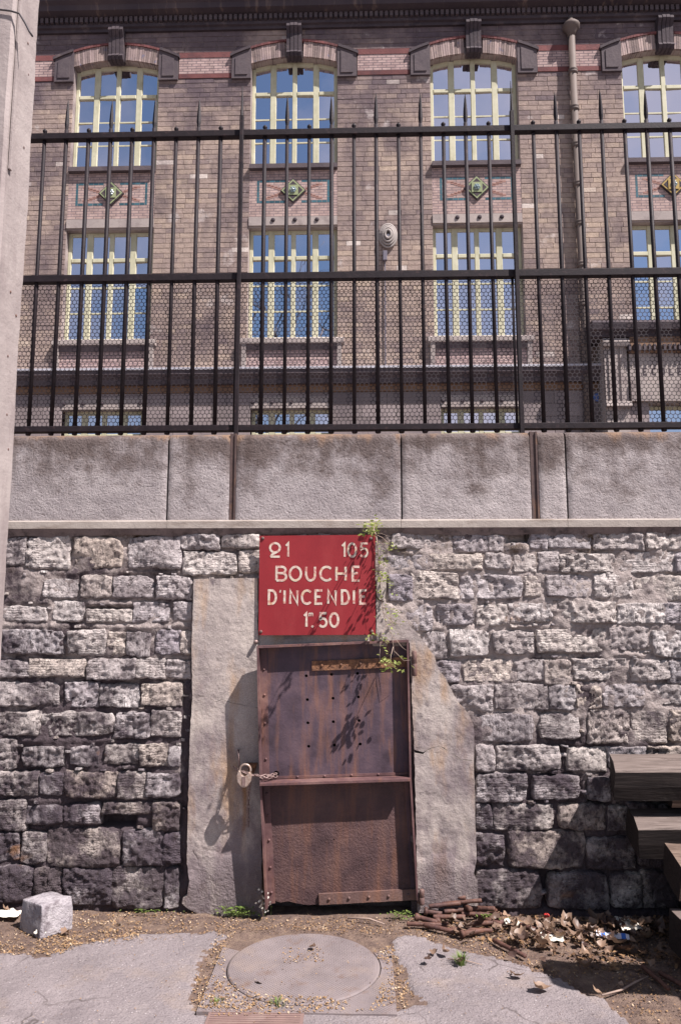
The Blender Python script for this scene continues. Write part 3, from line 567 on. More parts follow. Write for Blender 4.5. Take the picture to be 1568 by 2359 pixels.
# ---- cement door surround: broken plates of render with cracks between them
def plate(name, outline, y0, y1, m, parent, jag=0.004, step=0.02, seed=0):
    P2 = [(P(x, y, y0).x, P(x, y, y0).z) for x, y in outline]; out = []
    for (a, b), (c, d) in zip(P2, P2[1:]+P2[:1]):
        L = math.hypot(c-a, d-b); n = max(1, int(L/step))
        for k in range(n):
            t = k/n; x, z = a+(c-a)*t, b+(d-b)*t; q = Vector((x*30, seed, z*30)); j = jag if 0 < k else 0
            out.append((x+j*noise.noise(q), z+j*noise.noise(q+Vector((3, 9, 1)))))
    bm = bmesh.new(); k = 0.007; N = len(out); cxm = sum(p[0] for p in out)/N; czm = sum(p[1] for p in out)/N
    vs = [bm.verts.new((x, y0, z)) for x, z in out]; f = bm.faces.new(vs)
    ins = bmesh.ops.inset_region(bm, faces=[f], thickness=k, depth=0)
    ring = set(vs)
    for v in ring: v.co.y = y0+0.006
    ed = [e for e in bm.edges if len(e.link_faces) == 1]; ex = bmesh.ops.extrude_edge_only(bm, edges=ed)
    for v in [g for g in ex['geom'] if isinstance(g, bmesh.types.BMVert)]: v.co.y = y1
    bmesh.ops.triangulate(bm, faces=[x for x in bm.faces if len(x.verts) > 4]); bmesh.ops.recalc_face_normals(bm, faces=bm.faces)
    me = bpy.data.meshes.new(name); bm.to_mesh(me); bm.free(); me.materials.append(m)
    if sum(p.normal.y for p in me.polygons if abs(p.normal.y) > 0.9) > 0: me.flip_normals()
    me.materials.append(MT['ledge'])
    for p in me.polygons:
        if abs(p.normal.y) < 0.97: p.material_index = 1
    o = Vector((cxm, y0, min(p[1] for p in out))); me.transform(Matrix.Translation(-o)); return place(name, me, o, parent)
YJ = -0.044
plate('render_panel', [(446,1333), (593,1331), (594,1630), (560,1624), (528,1617), (511,1610), (497,1616), (470,1604), (443,1601), (441,1500)], YJ, 0.04, MT['plaster'], wall, seed=1)
plate('render_panel', [(443,1601.8), (470,1604.8), (497,1617), (511,1610.9), (528,1618), (560,1624.8), (594,1630.9), (600,1800), (604,2112), (480,2112), (452,2104), (432,2094), (419,2082), (421,2070), (431,2064), (436,2030), (430,1990), (433,1850), (437,1700)], YJ-0.002, 0.04, MT['plaster'], wall, seed=2)
plate('render_panel', [(868,1332), (890,1330), (889,1356), (885,1384), (876,1382), (868,1374)], YJ-0.006, 0.02, MT['plaster'], wall, 0.002, seed=3)
plate('render_panel', [(866,1378), (876,1385), (886,1387), (900,1398), (917,1416), (940,1437), (962,1460), (985,1490), (1001,1512), (1008,1538), (1026,1563), (1040,1592), (1052,1612), (1078,1643), (1090,1668), (1092,1695), (1091,1753), (1062,1749), (1040,1735), (1014,1719), (990,1724), (974,1733), (954,1727), (948,1600), (943,1480), (866,1482)], YJ, 0.04, MT['plaster'], wall, seed=4)
plate('render_panel', [(954,1729), (955,1735), (974,1738), (980,1731), (992,1724.8), (1014,1719.9), (1040,1736), (1062,1750), (1091,1754), (1094,1850), (1097,1985), (1091,2012), (1099,2030), (1101,2086), (1080,2094), (1030,2100), (962,2104), (960,2000)], YJ-0.003, 0.04, MT['plaster'], wall, seed=5)
plate('lintel', [(594,1455), (866,1455), (866,1483), (594,1490)], -0.030, 0.05, MT['plaster'], wall, 0.001, seed=6)
m = MB(); m.box(P(593,1700).x, P(960,1700).x, 0.10, 0.13, -0.02, P(750,1480).z); m.build('doorway_back', MT['core'], wall)

# ================================================================ iron door
CORN = {'TL': (591,1488,-0.160), 'TR': (941,1473.5,-0.056), 'ML': (598,1805,-0.150), 'MR': (947.5,1794,-0.056), 'BL': (611,2095,-0.128), 'BR': (964,2074,-0.058)}
CW = {k: P(x, y, Y) for k, (x, y, Y) in CORN.items()}
def dm(u, v, off=0.0, half='U'):              # door sheet: u across, v up in that half
    a, b, c, d = (CW['ML'], CW['MR'], CW['TR'], CW['TL']) if half == 'U' else (CW['BL'], CW['BR'], CW['MR'], CW['ML'])
    p = a*(1-u)*(1-v) + b*u*(1-v) + c*u*v + d*(1-u)*v; return p + Vector((0.0, off, 0.0))
door = empty('iron_door', (CW['BL']+CW['BR'])/2, 'crooked rusty iron hatch door standing ajar between cement jambs', 'door')
def dbox(m, half, u0, u1, v0, v1, o0, o1, c=None):
    return m.hexa([dm(u0,v0,o0,half), dm(u1,v0,o0,half), dm(u1,v1,o0,half), dm(u0,v1,o0,half), dm(u0,v0,o1,half), dm(u1,v0,o1,half), dm(u1,v1,o1,half), dm(u0,v1,o1,half)], c)
DP = 0.062
m = MB(); dbox(m, 'U', 0, 0.013, 0, 1, 0, DP); dbox(m, 'L', 0, 0.013, 0, 1, 0, DP); m.build('door_rim', MT['rim'], door)
m = MB(); dbox(m, 'U', 0.987, 1, 0, 1, 0, DP); dbox(m, 'L', 0.987, 1, 0.0, 1, 0, DP); m.build('door_rim', MT['rim'], door)
m = MB(); dbox(m, 'U', 0.013, 0.987, 0.984, 1, 0.001, DP); m.build('door_rim', MT['rim'], door)
m = MB(); dbox(m, 'U', 0.006, 0.992, -0.006, 0.010, -0.032, DP); m.build('middle_rail', MT['rim'], door)
m = MB(); dbox(m, 'U', 0.013, 0.987, 0.014, 0.032, DP-0.006, DP-0.0005); mr = m.build('middle_rail', MT['rim'], door)
m = MB(); dbox(m, 'U', 0.014, 0.056, 0.034, 0.982, DP-0.006, DP-0.0005); dbox(m, 'L', 0.014, 0.056, 0.012, 0.968, DP-0.006, DP-0.0005); fl = m.build('edge_flange', MT['rim'], door)
m = MB(); dbox(m, 'U', 0.955, 0.986, 0.034, 0.982, DP-0.005, DP-0.0005); dbox(m, 'L', 0.955, 0.986, 0.012, 0.968, DP-0.005, DP-0.0005); m.build('edge_flange', MT['door'], door)
def sheet(name, outline, holes, half, mat_, off):
    bm = bmesh.new()
    def loop(ps):
        vs = [bm.verts.new((u, 0, v)) for u, v in ps]; return [bm.edges.new((vs[i], vs[(i+1) % len(vs)])) for i in range(len(vs))]
    ed = loop(outline)
    asp = 0.82/0.75
    for u, v, r in holes: ed += loop([(u+r*math.cos(k*math.pi/5), v+r*asp*math.sin(k*math.pi/5)) for k in range(10)])
    bmesh.ops.triangle_fill(bm, use_beauty=True, edges=ed, normal=(0, -1, 0))
    ex = bmesh.ops.extrude_face_region(bm, geom=list(bm.faces)); back = {g for g in ex['geom'] if isinstance(g, bmesh.types.BMVert)}
    for v in bm.verts: v.co = dm(v.co.x, v.co.z, off + (0.006 if v in back else 0), half)
    bmesh.ops.recalc_face_normals(bm, faces=bm.faces); o = (CW['BL']+CW['BR'])/2
    me = bpy.data.meshes.new(name); bm.to_mesh(me); bm.free(); me.materials.append(mat_); me.transform(Matrix.Translation(-o)); return place(name, me, o, door)
def zq(x, y): return (x*.3658+420.7, y*.3658+1427.8)
def inv(px, py, half='U'):                    # door coordinates of a surveyed point (few Newton steps)
    u = v = 0.5
    for _ in range(12):
        q = dm(u, v, DP, half); t = P(px, py, q.y); e = 1e-3
        du = (dm(u+e, v, DP, half)-q)/e; dv = (dm(u, v+e, DP, half)-q)/e; r = t-q
        det = du.x*dv.z-du.z*dv.x; u += (r.x*dv.z-r.z*dv.x)/det; v += (du.x*r.z-du.z*r.x)/det
    return u, v
hl = [(778,352), (937,343), (1100,337), (785,502), (946,493), (1105,485), (788,648), (948,641), (1110,634), (793,796), (955,788), (1117,782)]
holes = [inv(*zq(*h)) + (0.0105,) for h in hl] + [inv(*zq(590,968)) + (0.020,)]
sheet('upper_panel', [(0.013,0.012), (0.987,0.012), (0.987,0.984), (0.013,0.984)], holes, 'U', MT['door'], DP)
rag = [(0.013,0.03), (0.05,0.03), (0.09,0.012), (0.14,0.018), (0.20,-0.004), (0.27,-0.022), (0.33,-0.020), (0.38,0.0), (0.45,0.02), (0.55,0.028), (0.7,0.04), (0.85,0.05), (0.987,0.045)]
sheet('lower_panel', rag + [(0.987,0.990), (0.013,0.990)], [inv(*(965*.374+408, 432*.374+1772), 'L') + (0.006,)], 'L', MT['door_low'], DP+0.001)
def rivet(p, r, parent, mt):
    m = MB(); m.lathe(p, [(r, -0.002), (r, r*0.35), (r*0.7, r*0.75), (r*0.2, r*0.95)], 8, 'Y'); m.build('rivet', mt, parent, True)
for v in (0.16, 0.42, 0.63, 0.82): rivet(dm(0.035, v, DP-0.006), 0.007, fl, MT['rim'])
for v in (0.10, 0.30, 0.52, 0.72, 0.9): rivet(dm(0.035, v, DP-0.006, 'L'), 0.007, fl, MT['rim'])
for u in (0.24, 0.42, 0.60, 0.78): rivet(dm(u, 0.023, DP-0.006), 0.007, mr, MT['rim'])
def strap(name, pa, pb, hgt, half, mt, nr):
    (u0, v0), (u1, v1) = inv(*pa, half), inv(*pb, half); m = MB(); n = 14
    def fn(a, b):
        j = 0.004*noise.noise(Vector((a*9, b*5, hgt*50))); return dm(u0+(u1-u0)*a, v0+(v1-v0)*a+hgt*(b-0.5)+j, DP-0.012-0.002*abs(j)*200, half)
    m.grid(fn, n, 2); f = [m.v[i] for i in range(3*(n+1))]
    def edge(ix): 
        s = [f[i] for i in ix]; L = len(s); m.add(s+[p+Vector((0, 0.012, 0)) for p in s], [(i, L+i, L+i+1, i+1) for i in range(L-1)])
    edge(range(n+1)); edge(range(3*n+2, 2*n+1, -1)); edge([0, n+1, 2*n+2]); edge([3*n+2, 2*n+1, n])
    o = m.build(name, mt, door); fix_normals(o.data)
    for k in range(nr):
        a = (k+0.5)/nr; rivet(dm(u0+(u1-u0)*a, v0+(v1-v0)*a, DP-0.0125, half), 0.008, o, mt)
    return o
strap('strap_hinge', (719,1533.5), (938,1524), 0.072, 'U', MT['hinge'], 5)
strap('strap_hinge', (735,2070), (962,2058), 0.088, 'L', MT['hinge_dark'], 5)
for px, py, h in ((954,1528,0.13), (971,2066,0.075)):
    p = P(px, py, -0.06); m = MB(); m.lathe(p-Vector((0, 0, h/2)), [(0.011, 0), (0.013, 0.004), (0.013, h*0.48), (0.011, h*0.5), (0.013, h*0.52), (0.013, h-0.004), (0.009, h)], 10); m.build('hinge_barrel', MT['hinge_dark'], door, True)
m = MB(); p = P(590,1478,-0.05); m.lathe(p, [(0.012, -0.01), (0.012, 0.012), (0.008, 0.018)], 6, 'Y'); m.build('pivot_bolt', MT['steel'], wall, True)

# ================================================================ padlock, chain, staple
PLY = -0.150
pc = P(563, 1792, PLY); lock = empty('padlock', pc-Vector((0, 0, 0.04)), 'heart shaped weathered padlock hanging on the rusty door chain', 'padlock')
heart = [(-0.022,0.028), (-0.014,0.027), (-0.009,0.013), (0.0,0.006), (0.010,0.012), (0.015,0.023), (0.023,0.022), (0.028,0.008), (0.025,-0.010), (0.014,-0.027), (0.002,-0.033), (-0.012,-0.030), (-0.024,-0.014), (-0.028,0.008)][::-1]
m = MB(); m.prism([(pc.x+a*1.38, pc.z+b*1.38) for a, b in heart], PLY-0.014, PLY+0.012); bd = m.build('lock_body', MT['brass'], lock)
bv = bd.modifiers.new('soft', 'BEVEL'); bv.width = 0.0045; bv.segments = 2
m = MB(); m.tube([(pc.x+0.004+0.027*math.cos(t), PLY, pc.z+0.040+0.027*math.sin(t)) for t in [R(-25+230*k/14) for k in range(15)]], 0.0055, 8); m.build('shackle', MT['brass'], lock, True)
m = MB(); m.box(pc.x-0.009, pc.x+0.008, PLY-0.0165, PLY-0.0135, pc.z-0.034, pc.z+0.010); m.build('keyhole_cover', MT['steel'], lock)
chain = empty('door_chain', P(600,1782,-0.13), 'thin rusty chain looped from the cement jamb through the hatch door', 'chain')
lm = MB(); L0, W0 = 0.011, 0.006
lm.tube([(L0*math.cos(t)*1.0 + (0.004 if math.cos(t) > 0 else -0.004), 0, W0*math.sin(t)) for t in [2*math.pi*k/12 for k in range(12)]], 0.0022, 6, None, True)
link_me, _ = lm.mesh('chain_link', MT['steel'], True, (0, 0, 0))
def run_chain(path):
    path = [Vector(p) for p in path]; seg = []; pitch = 0.0215; tot = 0; acc = 0; k = 0
    for a, b in zip(path, path[1:]):
        L = (b-a).length; d = (b-a)/L; s = acc
        while s < L:
            q = d.to_track_quat('X', 'Z'); roll = Matrix.Rotation(math.pi/2*(k % 2)+0.3, 3, 'X'); rt = (q.to_matrix() @ roll).to_euler()
            place('chain_link', link_me, a+d*s, chain, rt); s += pitch; k += 1
        acc = s-L
run_chain([P(541,1768,-0.07), P(550,1776,-0.11), P(562,1778,-0.155), P(580,1785,-0.152), P(600,1787,-0.145), P(625,1785,-0.118), P(637,1781,-0.085)])
run_chain([P(634,1788,-0.10), P(615,1792,-0.145), P(592,1787,-0.155)])
run_chain([P(577,1800,-0.12), P(573,1830,-0.075), P(572,1870,-0.065), P(572,1905,-0.065)])
stp = P(549, 1750, -0.06); m = MB()
m.tube([P(548,1727,-0.02), P(549,1728,-0.075), P(550,1745,-0.082), P(552,1765,-0.08), P(553,1770,-0.06), P(553,1770,-0.02)], 0.0055, 6); sp_ = m.build('wall_staple', MT['steel'], None, True)
tag(sp_, 'bent iron staple set in the left cement jamb', 'staple')
m = MB(); m.prism([(P(a,b,-0.06).x, P(a,b,-0.06).z) for a, b in ((566,1758), (592,1758), (586,1778), (578,1786), (570,1766))][::-1], -0.062, -0.04); lt = m.build('latch_plate', MT['hinge'], None); fix_normals(lt.data)
tag(lt, 'small broken orange rust plate on the cement jamb behind the padlock', 'metal plate')

# ================================================================ red hydrant sign
sgn = empty('hydrant_sign', P(731,1462,-0.055), 'red enamel fire hydrant plate reading BOUCHE D\'INCENDIE above the iron door', 'sign')
YS = -0.056
sq = [P(598,1234,YS), P(864,1231.5,YS), P(864.5,1462,YS), P(595.5,1463,YS)]
m = MB(); m.hexa([sq[3], sq[2], sq[1], sq[0]] + [p+Vector((0, 0.004, 0)) for p in (sq[3], sq[2], sq[1], sq[0])]); pl = m.build('plate', MT['sign'], sgn)
def arc(cx, cy, rx, ry, a0, a1, n=12): return [(cx+rx*math.cos(R(a0+(a1-a0)*k/n)), cy+ry*math.sin(R(a0+(a1-a0)*k/n))) for k in range(n+1)]
GL = {
 'B': [[(0,0), (0,1), (.55,1)] + arc(.55,.765,.38,.235,90,-90)[1:] + [(0,.53)], [(.0,.53), (.6,.53)] + arc(.6,.265,.4,.265,90,-90)[1:] + [(0,0)]],
 'O': [arc(.5,.5,.5,.5,90,450,28)], '0': [arc(.5,.5,.5,.5,90,450,28)],
 'U': [[(0,1), (0,.42)] + arc(.5,.42,.5,.42,180,360)[1:] + [(1,1)]],
 'C': [arc(.55,.5,.55,.5,45,315,22)],
 'H': [[(0,0), (0,1)], [(1,0), (1,1)], [(0,.5), (1,.5)]],
 'E': [[(1,1), (0,1), (0,0), (1,0)], [(0,.53), (.75,.53)]],
 'D': [[(0,0), (0,1), (.4,1)] + arc(.4,.5,.6,.5,90,-90,16)[1:] + [(0,0)]],
 "'": [[(1,1), (.1,0)]], 'I': [[(.5,0), (.5,1)]],
 'N': [[(0,0), (0,1), (1,0), (1,1)]],
 '1': [[(0,.80), (.62,1), (.62,0)]],
 '2': [arc(.5,.66,.5,.34,-62,292,26)[::1], [(.72,.36), (.22,.16), (.12,.05), (.16,0), (1,0)]],
 '5': [[(.95,1), (.18,1), (.10,.56)] + arc(.45,.31,.5,.31,130,-145,16)],
 'm': [[(0,0), (0,1)], [(0,.7)] + arc(.25,.7,.25,.3,180,0,6) + [(.5,0)], [(.5,.7)] + arc(.75,.7,.25,.3,180,0,6) + [(1,0)]],

 'L': [[(0,1), (0,0), (1,0)]],
}
def ribbon(m, line, half, y):
    pv = [Vector(p) for p in line]; n = len(pv); Lp, Rp = [], []
    closed = (pv[0]-pv[-1]).length < 1e-5 and n > 3
    for i in range(n):
        a = pv[i-1] if i else (pv[-2] if closed else None); b = pv[i+1] if i < n-1 else (pv[1] if closed else None)
        d1 = (pv[i]-a).normalized() if a is not None else (b-pv[i]).normalized(); d2 = (b-pv[i]).normalized() if b is not None else d1
        t = d1+d2; t = t.normalized() if t.length > 1e-4 else d1
        nn = Vector((-t.y, t.x)); k = half/max(0.45, nn.dot(Vector((-d1.y, d1.x)))); Lp.append(pv[i]+nn*k); Rp.append(pv[i]-nn*k)
    vs = [(p.x, y, p.y) for p in Lp] + [(p.x, y, p.y) for p in Rp]
    m.add(vs, [(i, n+i, n+i+1, i+1) for i in range(n-1)])
def glyph(ch, x0, x1, z0, z1, wdt, Y, name, mt, parent):
    m = MB()
    for k, ln in enumerate(GL[ch]):
        h = wdt/2; ribbon(m, [(x0+h+(x1-x0-wdt)*a, z0+h+(z1-z0-wdt)*b) for a, b in ln], h, Y-0.0003*k)
    return m.build(name, mt, parent)
def zs(x, y): return (573.6+x*.2439, 1211+y*.2439)
def letters(row, y0, y1, wdt=0.0125):
    for ch, a, b in row:
        if ch == '.':
            q0 = P(*zs(a, y1), YS-0.0012); m = MB(); m.lathe((q0.x+0.007, YS-0.0002, q0.z+0.0075), [(0.0068, 0), (0.0068, 0.001)], 12, 'Y'); m.build('letter', MT['letter'], sgn); continue
        ya, yb = (y0, y1)
        if ch == "'": ya, yb = y0, y0+38
        if ch == 'm': ya, yb = y0+5, y0+45
        if ch == '.': ya, yb = y1-20, y1
        q0 = P(*zs(a, yb), YS-0.0012); q1 = P(*zs(b, ya), YS-0.0012)
        glyph(ch, q0.x, q1.x, q0.z, q1.z, wdt*(0.4 if ch == 'm' else 0.6 if ch == "'" else 1), YS-0.0012, 'letter', MT['letter'], sgn)
letters([('2',188,302), ('1',338,394)], 153, 302, 0.0118); letters([('1',868,926), ('0',926,1018), ('5',1038,1132)], 156, 302, 0.0112)
letters([('B',248,362), ('O',374,502), ('U',528,634), ('C',662,790), ('H',814,922), ('E',966,1052)], 376, 527)
letters([('D',176,266), ("'",284,306), ('I',320,350), ('N',378,468), ('C',488,598), ('E',616,702), ('N',736,828), ('D',866,952), ('I',974,1004), ('E',1038,1118)], 599, 747)
letters([('1',510,566), ('m',562,606), ('.',586,608), ('5',652,746), ('0',754,852)], 814, 964)
for a, b in ((130,118), (112,1000), (1150,120), (1158,996)):
    q = P(*zs(a, b), YS-0.001); m = MB(); m.lathe(q, [(0.009, -0.002), (0.009, 0.003), (0.005, 0.006)], 10, 'Y'); m.build('screw', MT['hinge_dark'], sgn, True)

# ================================================================ concrete pole
YP = -1.30
xr = P(50, 700, YP+0.2).x; pw = 0.30
pole = empty('concrete_pole', (xr-pw/2, YP+0.12, 0), 'weathered concrete utility pole with small pits in front of the wall', 'pole')
m = MB(); nzp = 60
def pole_pt(a, t):
    sec = [(-pw, 0.0), (-0.085, 0.0), (-0.070, -0.012), (-0.012, -0.012), (0.0, 0.0), (0.0, 0.20), (-0.012, 0.212), (-pw, 0.212), (-pw-0.012, 0.2), (-pw-0.012, 0.012)]
    x, y = sec[a % len(sec)]; z = -0.05+8.2*t; j = 0.003*noise.noise(Vector((a*2.2, z*4, 0.5))) + 0.0015*noise.noise(Vector((a, z*26, 1.5)))
    return (xr+x+j, YP+y+j, z)
ns = 10
vs = [pole_pt(a, t/200) for t in range(201) for a in range(ns)]
m.add(vs, [(t*ns+a, t*ns+(a+1) % ns, (t+1)*ns+(a+1) % ns, (t+1)*ns+a) for t in range(200) for a in range(ns)] + [tuple(200*ns+a for a in range(ns))])
m.build('shaft', MT['pole'], pole)
for px, py in ((60,100), (60,172), (52,340), (42,672), (38,727), (31,820), (9,955), (12,1035), (5,1290)):
    q = P(px, py, YP+0.1+0.01*(py % 7)); m = MB(); m.lathe((xr-0.001, q.y, q.z), [(0.0055, -0.004), (0.0055, 0.0025), (0.002, 0.004)], 7, 'X'); m.build('rust_plug', MT['hinge_dark'], pole)
m = MB(); m.tube([P(-60,20,YP-0.02), P(0,22,YP-0.02), P(25,25,YP-0.02), P(45,31,YP-0.02), P(58,52,YP-0.02), P(68,72,YP-0.018), P(76,84,YP-0.012)], 0.004, 6); m.build('cable', MT['cable'], pole, True)
q0, q1 = P(75,130,YP-0.002), P(62,383,YP-0.002); m = MB(); m.box(xr+0.0035, xr+0.0115, YP+0.01, YP+0.03, q1.z, q0.z+1.5); m.build('edge_strip', MT['pole'], pole)

# ================================================================ iron fence
YF = 0.20
fence = empty('iron_fence', (0, YF, ZT), 'black iron spear railing with chicken wire above the stone wall', 'fence')
ZR = [P(784,306,YF).z, P(784,636.5,YF).z, P(784,985.5,YF).z]
FX0 = P(104.5,305,YF).x; FD = (P(1542,305,YF).x-FX0)/28
for z, hh, dd in ((ZR[0], 0.020, 0.022), (ZR[1], 0.022, 0.022), (ZR[2], 0.018, 0.022)):
    x = FX0+FD*(-15)
    for a, b in ((-15, -3), (-3, 9), (9, 21), (21, 33), (33, 40)):
        m = MB(); nn = 24; xa, xb = FX0+FD*a+0.002, FX0+FD*b-0.002
        m.cham(xa, xb, YF-dd, YF+dd, z-hh, z+hh, 0.003); m.build('rail', MT['iron'], fence)
def bar(i):
    x = FX0+FD*i + rnd(-0.003, 0.003); tall = i % 2 != 0; post = (i-9) % 12 == 0; r = 0.0122
    if post:
        m = MB(); m.cham(x-0.012, x+0.012, YF-0.046, YF-0.024, ZT-0.05, ZR[0]+0.10, 0.003); m.tube([(x, YF-0.035, ZR[0]+0.10), (x, YF-0.034, ZR[0]+0.30)], [0.010, 0.002], 6)
        o = m.build('post', MT['iron'], fence)
        m = MB(); m.tube([(x-0.020, YF, ZR[2]), (x-0.020, YF, ZR[1])], 0.008, 6); m.build('brace', MT['iron'], o, True)
        return
    m = MB(); j = rnd(-0.003, 0.003)
    m.tube([(x+j, YF, ZR[2]-0.028), (x, YF, ZR[1]), (x, YF, ZR[0]+ (0.05 if tall else 0.022))], r*rnd(0.92, 1.06), 8); o = m.build('bar', MT['iron'], fence, True)
    if tall:
        h = ZR[0]+0.018; m = MB(); k = rnd(-0.006, 0.006); tp = 0.235+rnd(-0.01, 0.01)
        prof = [(0.010, 0.0), (0.009, 0.03), (0.014, 0.07), (0.012, 0.12), (0.006, 0.2*tp/0.235), (0.001, tp)]
        n4 = 4; vs = []
        for rr, hz in prof:
            for q in range(n4):
                a = math.pi/2*q; vs.append((x+rr*math.cos(a)+k*hz*2, YF+0.7*rr*math.sin(a), h+hz))
        m.add(vs, [(p*n4+q, p*n4+(q+1) % n4, (p+1)*n4+(q+1) % n4, (p+1)*n4+q) for p in range(len(prof)-1) for q in range(n4)]); m.build('spear_tip', MT['iron'], o)
    else:
        m = MB(); m.lathe((x, YF, ZR[0]+0.016), [(0.008, 0), (0.007, 0.014), (0.014, 0.024), (0.014, 0.032), (0.006, 0.042)], 8); m.build('ball_finial', MT['iron'], o, True)
    m = MB(); m.lathe((x, YF, ZR[2]-0.033), [(0.014, 0), (0.017, 0.006), (0.017, 0.018)], 6); m.build('nut', MT['iron'], o)
for i in range(-13, 38): bar(i)
# chicken wire: hexagonal netting tied behind the bars
m = MB(); hw = 0.0265; s = hw/math.sqrt(3); x0, x1 = FX0-FD*13, FX0+FD*38; z0, z1 = ZR[2]+0.014, ZR[1]-0.016; YW = YF+0.019
rows = int((z1-z0)/(1.5*s))+1; cols = int((x1-x0)/hw)+1
def wp(x, z): return Vector((x+0.005*noise.noise(Vector((x*5, 1, z*5))), YW+0.004*noise.noise(Vector((x*4, 9, z*4))), z+0.005*noise.noise(Vector((x*5, 4, z*5)))))
wr = 0.0019
def wire(a, b):
    if min(a.z, b.z) < z0 or max(a.z, b.z) > z1: return
    d = (b-a); t = d.normalized(); e = Vector((0, 1, 0)).cross(t)*wr; g = Vector((0, wr, 0))
    m.add([a+e-g*.6, a-e-g*.6, a+g, b+e-g*.6, b-e-g*.6, b+g], [(0,1,4,3), (1,2,5,4), (2,0,3,5)])
for rI in range(rows+1):
    for c in range(cols):
        cx = x0+c*hw+(hw/2 if rI % 2 else 0); cz = z0+rI*1.5*s
        wire(wp(cx, cz-s), wp(cx+hw/2, cz-s/2)); wire(wp(cx+hw/2, cz-s/2), wp(cx+hw/2, cz+s/2)); wire(wp(cx+hw/2, cz+s/2), wp(cx, cz+s))
for z in (z0, z1):
    m.tube([(x0, YW, z), (x1, YW, z)], 0.0022, 4)
mo = m.build('wire_netting', MT['wire'], fence); mo['kind'] = 'stuff'

# ================================================================ school building
YB = 13.0
def bz(y, Y=YB, x=678): return P(x, y, Y).z
BAY = [-10.5, -6.07, -1.625, 2.80, 7.47, 12.0]; HWD = 1.068
BX0, BX1 = -12.5, 14.0
school = empty('school_building', (0, YB+4, YARD), 'brown brick and stone school facade with tall pale green windows behind the railing', 'building')
Z_C, Z_LED = bz(68), bz(853)
Zu0, Zu_spr, Zu_cr = bz(381), bz(146), bz(132)
Zl0, Zl1 = bz(779), bz(522)
REC = 0.18
def bpart(m, name, mt, smooth=False, parent=None): return m.build(name, mt, parent or school, smooth)
# masonry behind the facing, with the openings left out
m = MB(); ZB, ZTOP = YARD, bz(68)+2.2; edges = [BX0] + [e for b in BAY for e in (b-HWD, b+HWD)] + [BX1]
for a, b in zip(edges[0::2], edges[1::2]): m.box(a, b, YB+0.02, YB+0.45, ZB, ZTOP)
Zg1 = bz(940); Zg0 = Zg1-2.3
for b in BAY:
    for z0_, z1_ in ((ZB, Zg0), (Zg1, Zl0), (Zl1, Zu0), (Zu_cr+0.001, ZTOP)): m.box(b-HWD, b+HWD, YB+0.021, YB+0.449, z0_, z1_)
    for sgn_ in (-1, 1):                        # arch haunches
        ps = [(b+sgn_*HWD*t, Zu_spr+(Zu_cr-Zu_spr)*(1-t*t)) for t in [1-k/8 for k in range(9)]]
        o = ps + [(b, Zu_cr), (b+sgn_*HWD, Zu_cr)]; m.prism(o if sgn_ > 0 else o[::-1], YB+0.022, YB+0.448)
bk = bpart(m, 'masonry', MT['joint']); fix_normals(bk.data)
m = MB(); m.box(BX0, BX1, YB+3.2, YB+3.3, ZB, ZTOP); m.box(BX0, BX1, YB+0.46, YB+3.2, ZTOP-0.1, ZTOP)
for z in (bz(450), bz(880)): m.box(BX0, BX1, YB+0.46, YB+3.19, z-0.1, z+0.1)
bpart(m, 'dark_rooms', MT['room'])

# facing blocks in running courses
rb = random.Random(5); CH = 0.128; blocks = []
def add_course(x0, x1, z, h, lo, hi, base):
    x = x0
    while x < x1-0.01:
        wd = rb.uniform(lo, hi); wd = wd if x1-x-wd > 0.12 else x1-x
        v = base + rb.gauss(0, 0.11) + 0.22*noise.noise(Vector((x*0.5, 2.0, z*0.5)))
        if rb.random() < 0.010: v = 0.97
        blocks.append((x+0.004, x+wd-0.004, z+0.005, z+h-0.005, rb.uniform(0.002, 0.010), min(1, max(0, v)))); x += wd
Zp1 = bz(176)
piers = [(BX0, BAY[0]-HWD)] + [(a+HWD, b-HWD) for a, b in zip(BAY, BAY[1:])] + [(BAY[-1]+HWD, BX1)]
nrow = int(round((Zp1-(Z_LED+0.02))/CH)); ch = (Zp1-Z_LED-0.02)/nrow
for k in range(nrow):
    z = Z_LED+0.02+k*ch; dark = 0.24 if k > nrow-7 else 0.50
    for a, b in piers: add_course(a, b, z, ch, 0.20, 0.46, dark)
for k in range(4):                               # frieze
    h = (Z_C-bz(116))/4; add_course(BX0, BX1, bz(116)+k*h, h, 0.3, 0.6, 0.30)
blocks.sort(key=lambda q: -((q[1]-q[0])*(q[3]-q[2])) + (1000 if not (-8.4 < (q[0]+q[1])/2 < 8.2 and q[2] < bz(80)) else 0))
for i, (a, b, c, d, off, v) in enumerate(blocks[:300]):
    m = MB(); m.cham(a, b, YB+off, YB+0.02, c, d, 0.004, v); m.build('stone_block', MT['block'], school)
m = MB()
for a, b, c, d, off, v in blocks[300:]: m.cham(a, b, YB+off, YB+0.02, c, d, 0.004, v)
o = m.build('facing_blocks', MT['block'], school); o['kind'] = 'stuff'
# red and pale brick bands between the arches
IW = 0.50
for a, b in piers:
    a2, b2 = a+(IW if a > BX0 else 0), b-(IW if b < BX1 else 0)
    m = MB(); m.box(a2, b2, YB-0.012, YB+0.02, bz(129), bz(117)); bpart(m, 'red_brick_band', MT['redbrick'])
    m = MB(); m.box(a2, b2, YB-0.004, YB+0.02, bz(166), bz(129)-0.001); bpart(m, 'pale_brick_band', MT['palebrick'])
    m = MB(); m.box(a2, b2, YB-0.010, YB+0.02, bz(176), bz(166)-0.001); bpart(m, 'red_brick_band', MT['redbrick'])
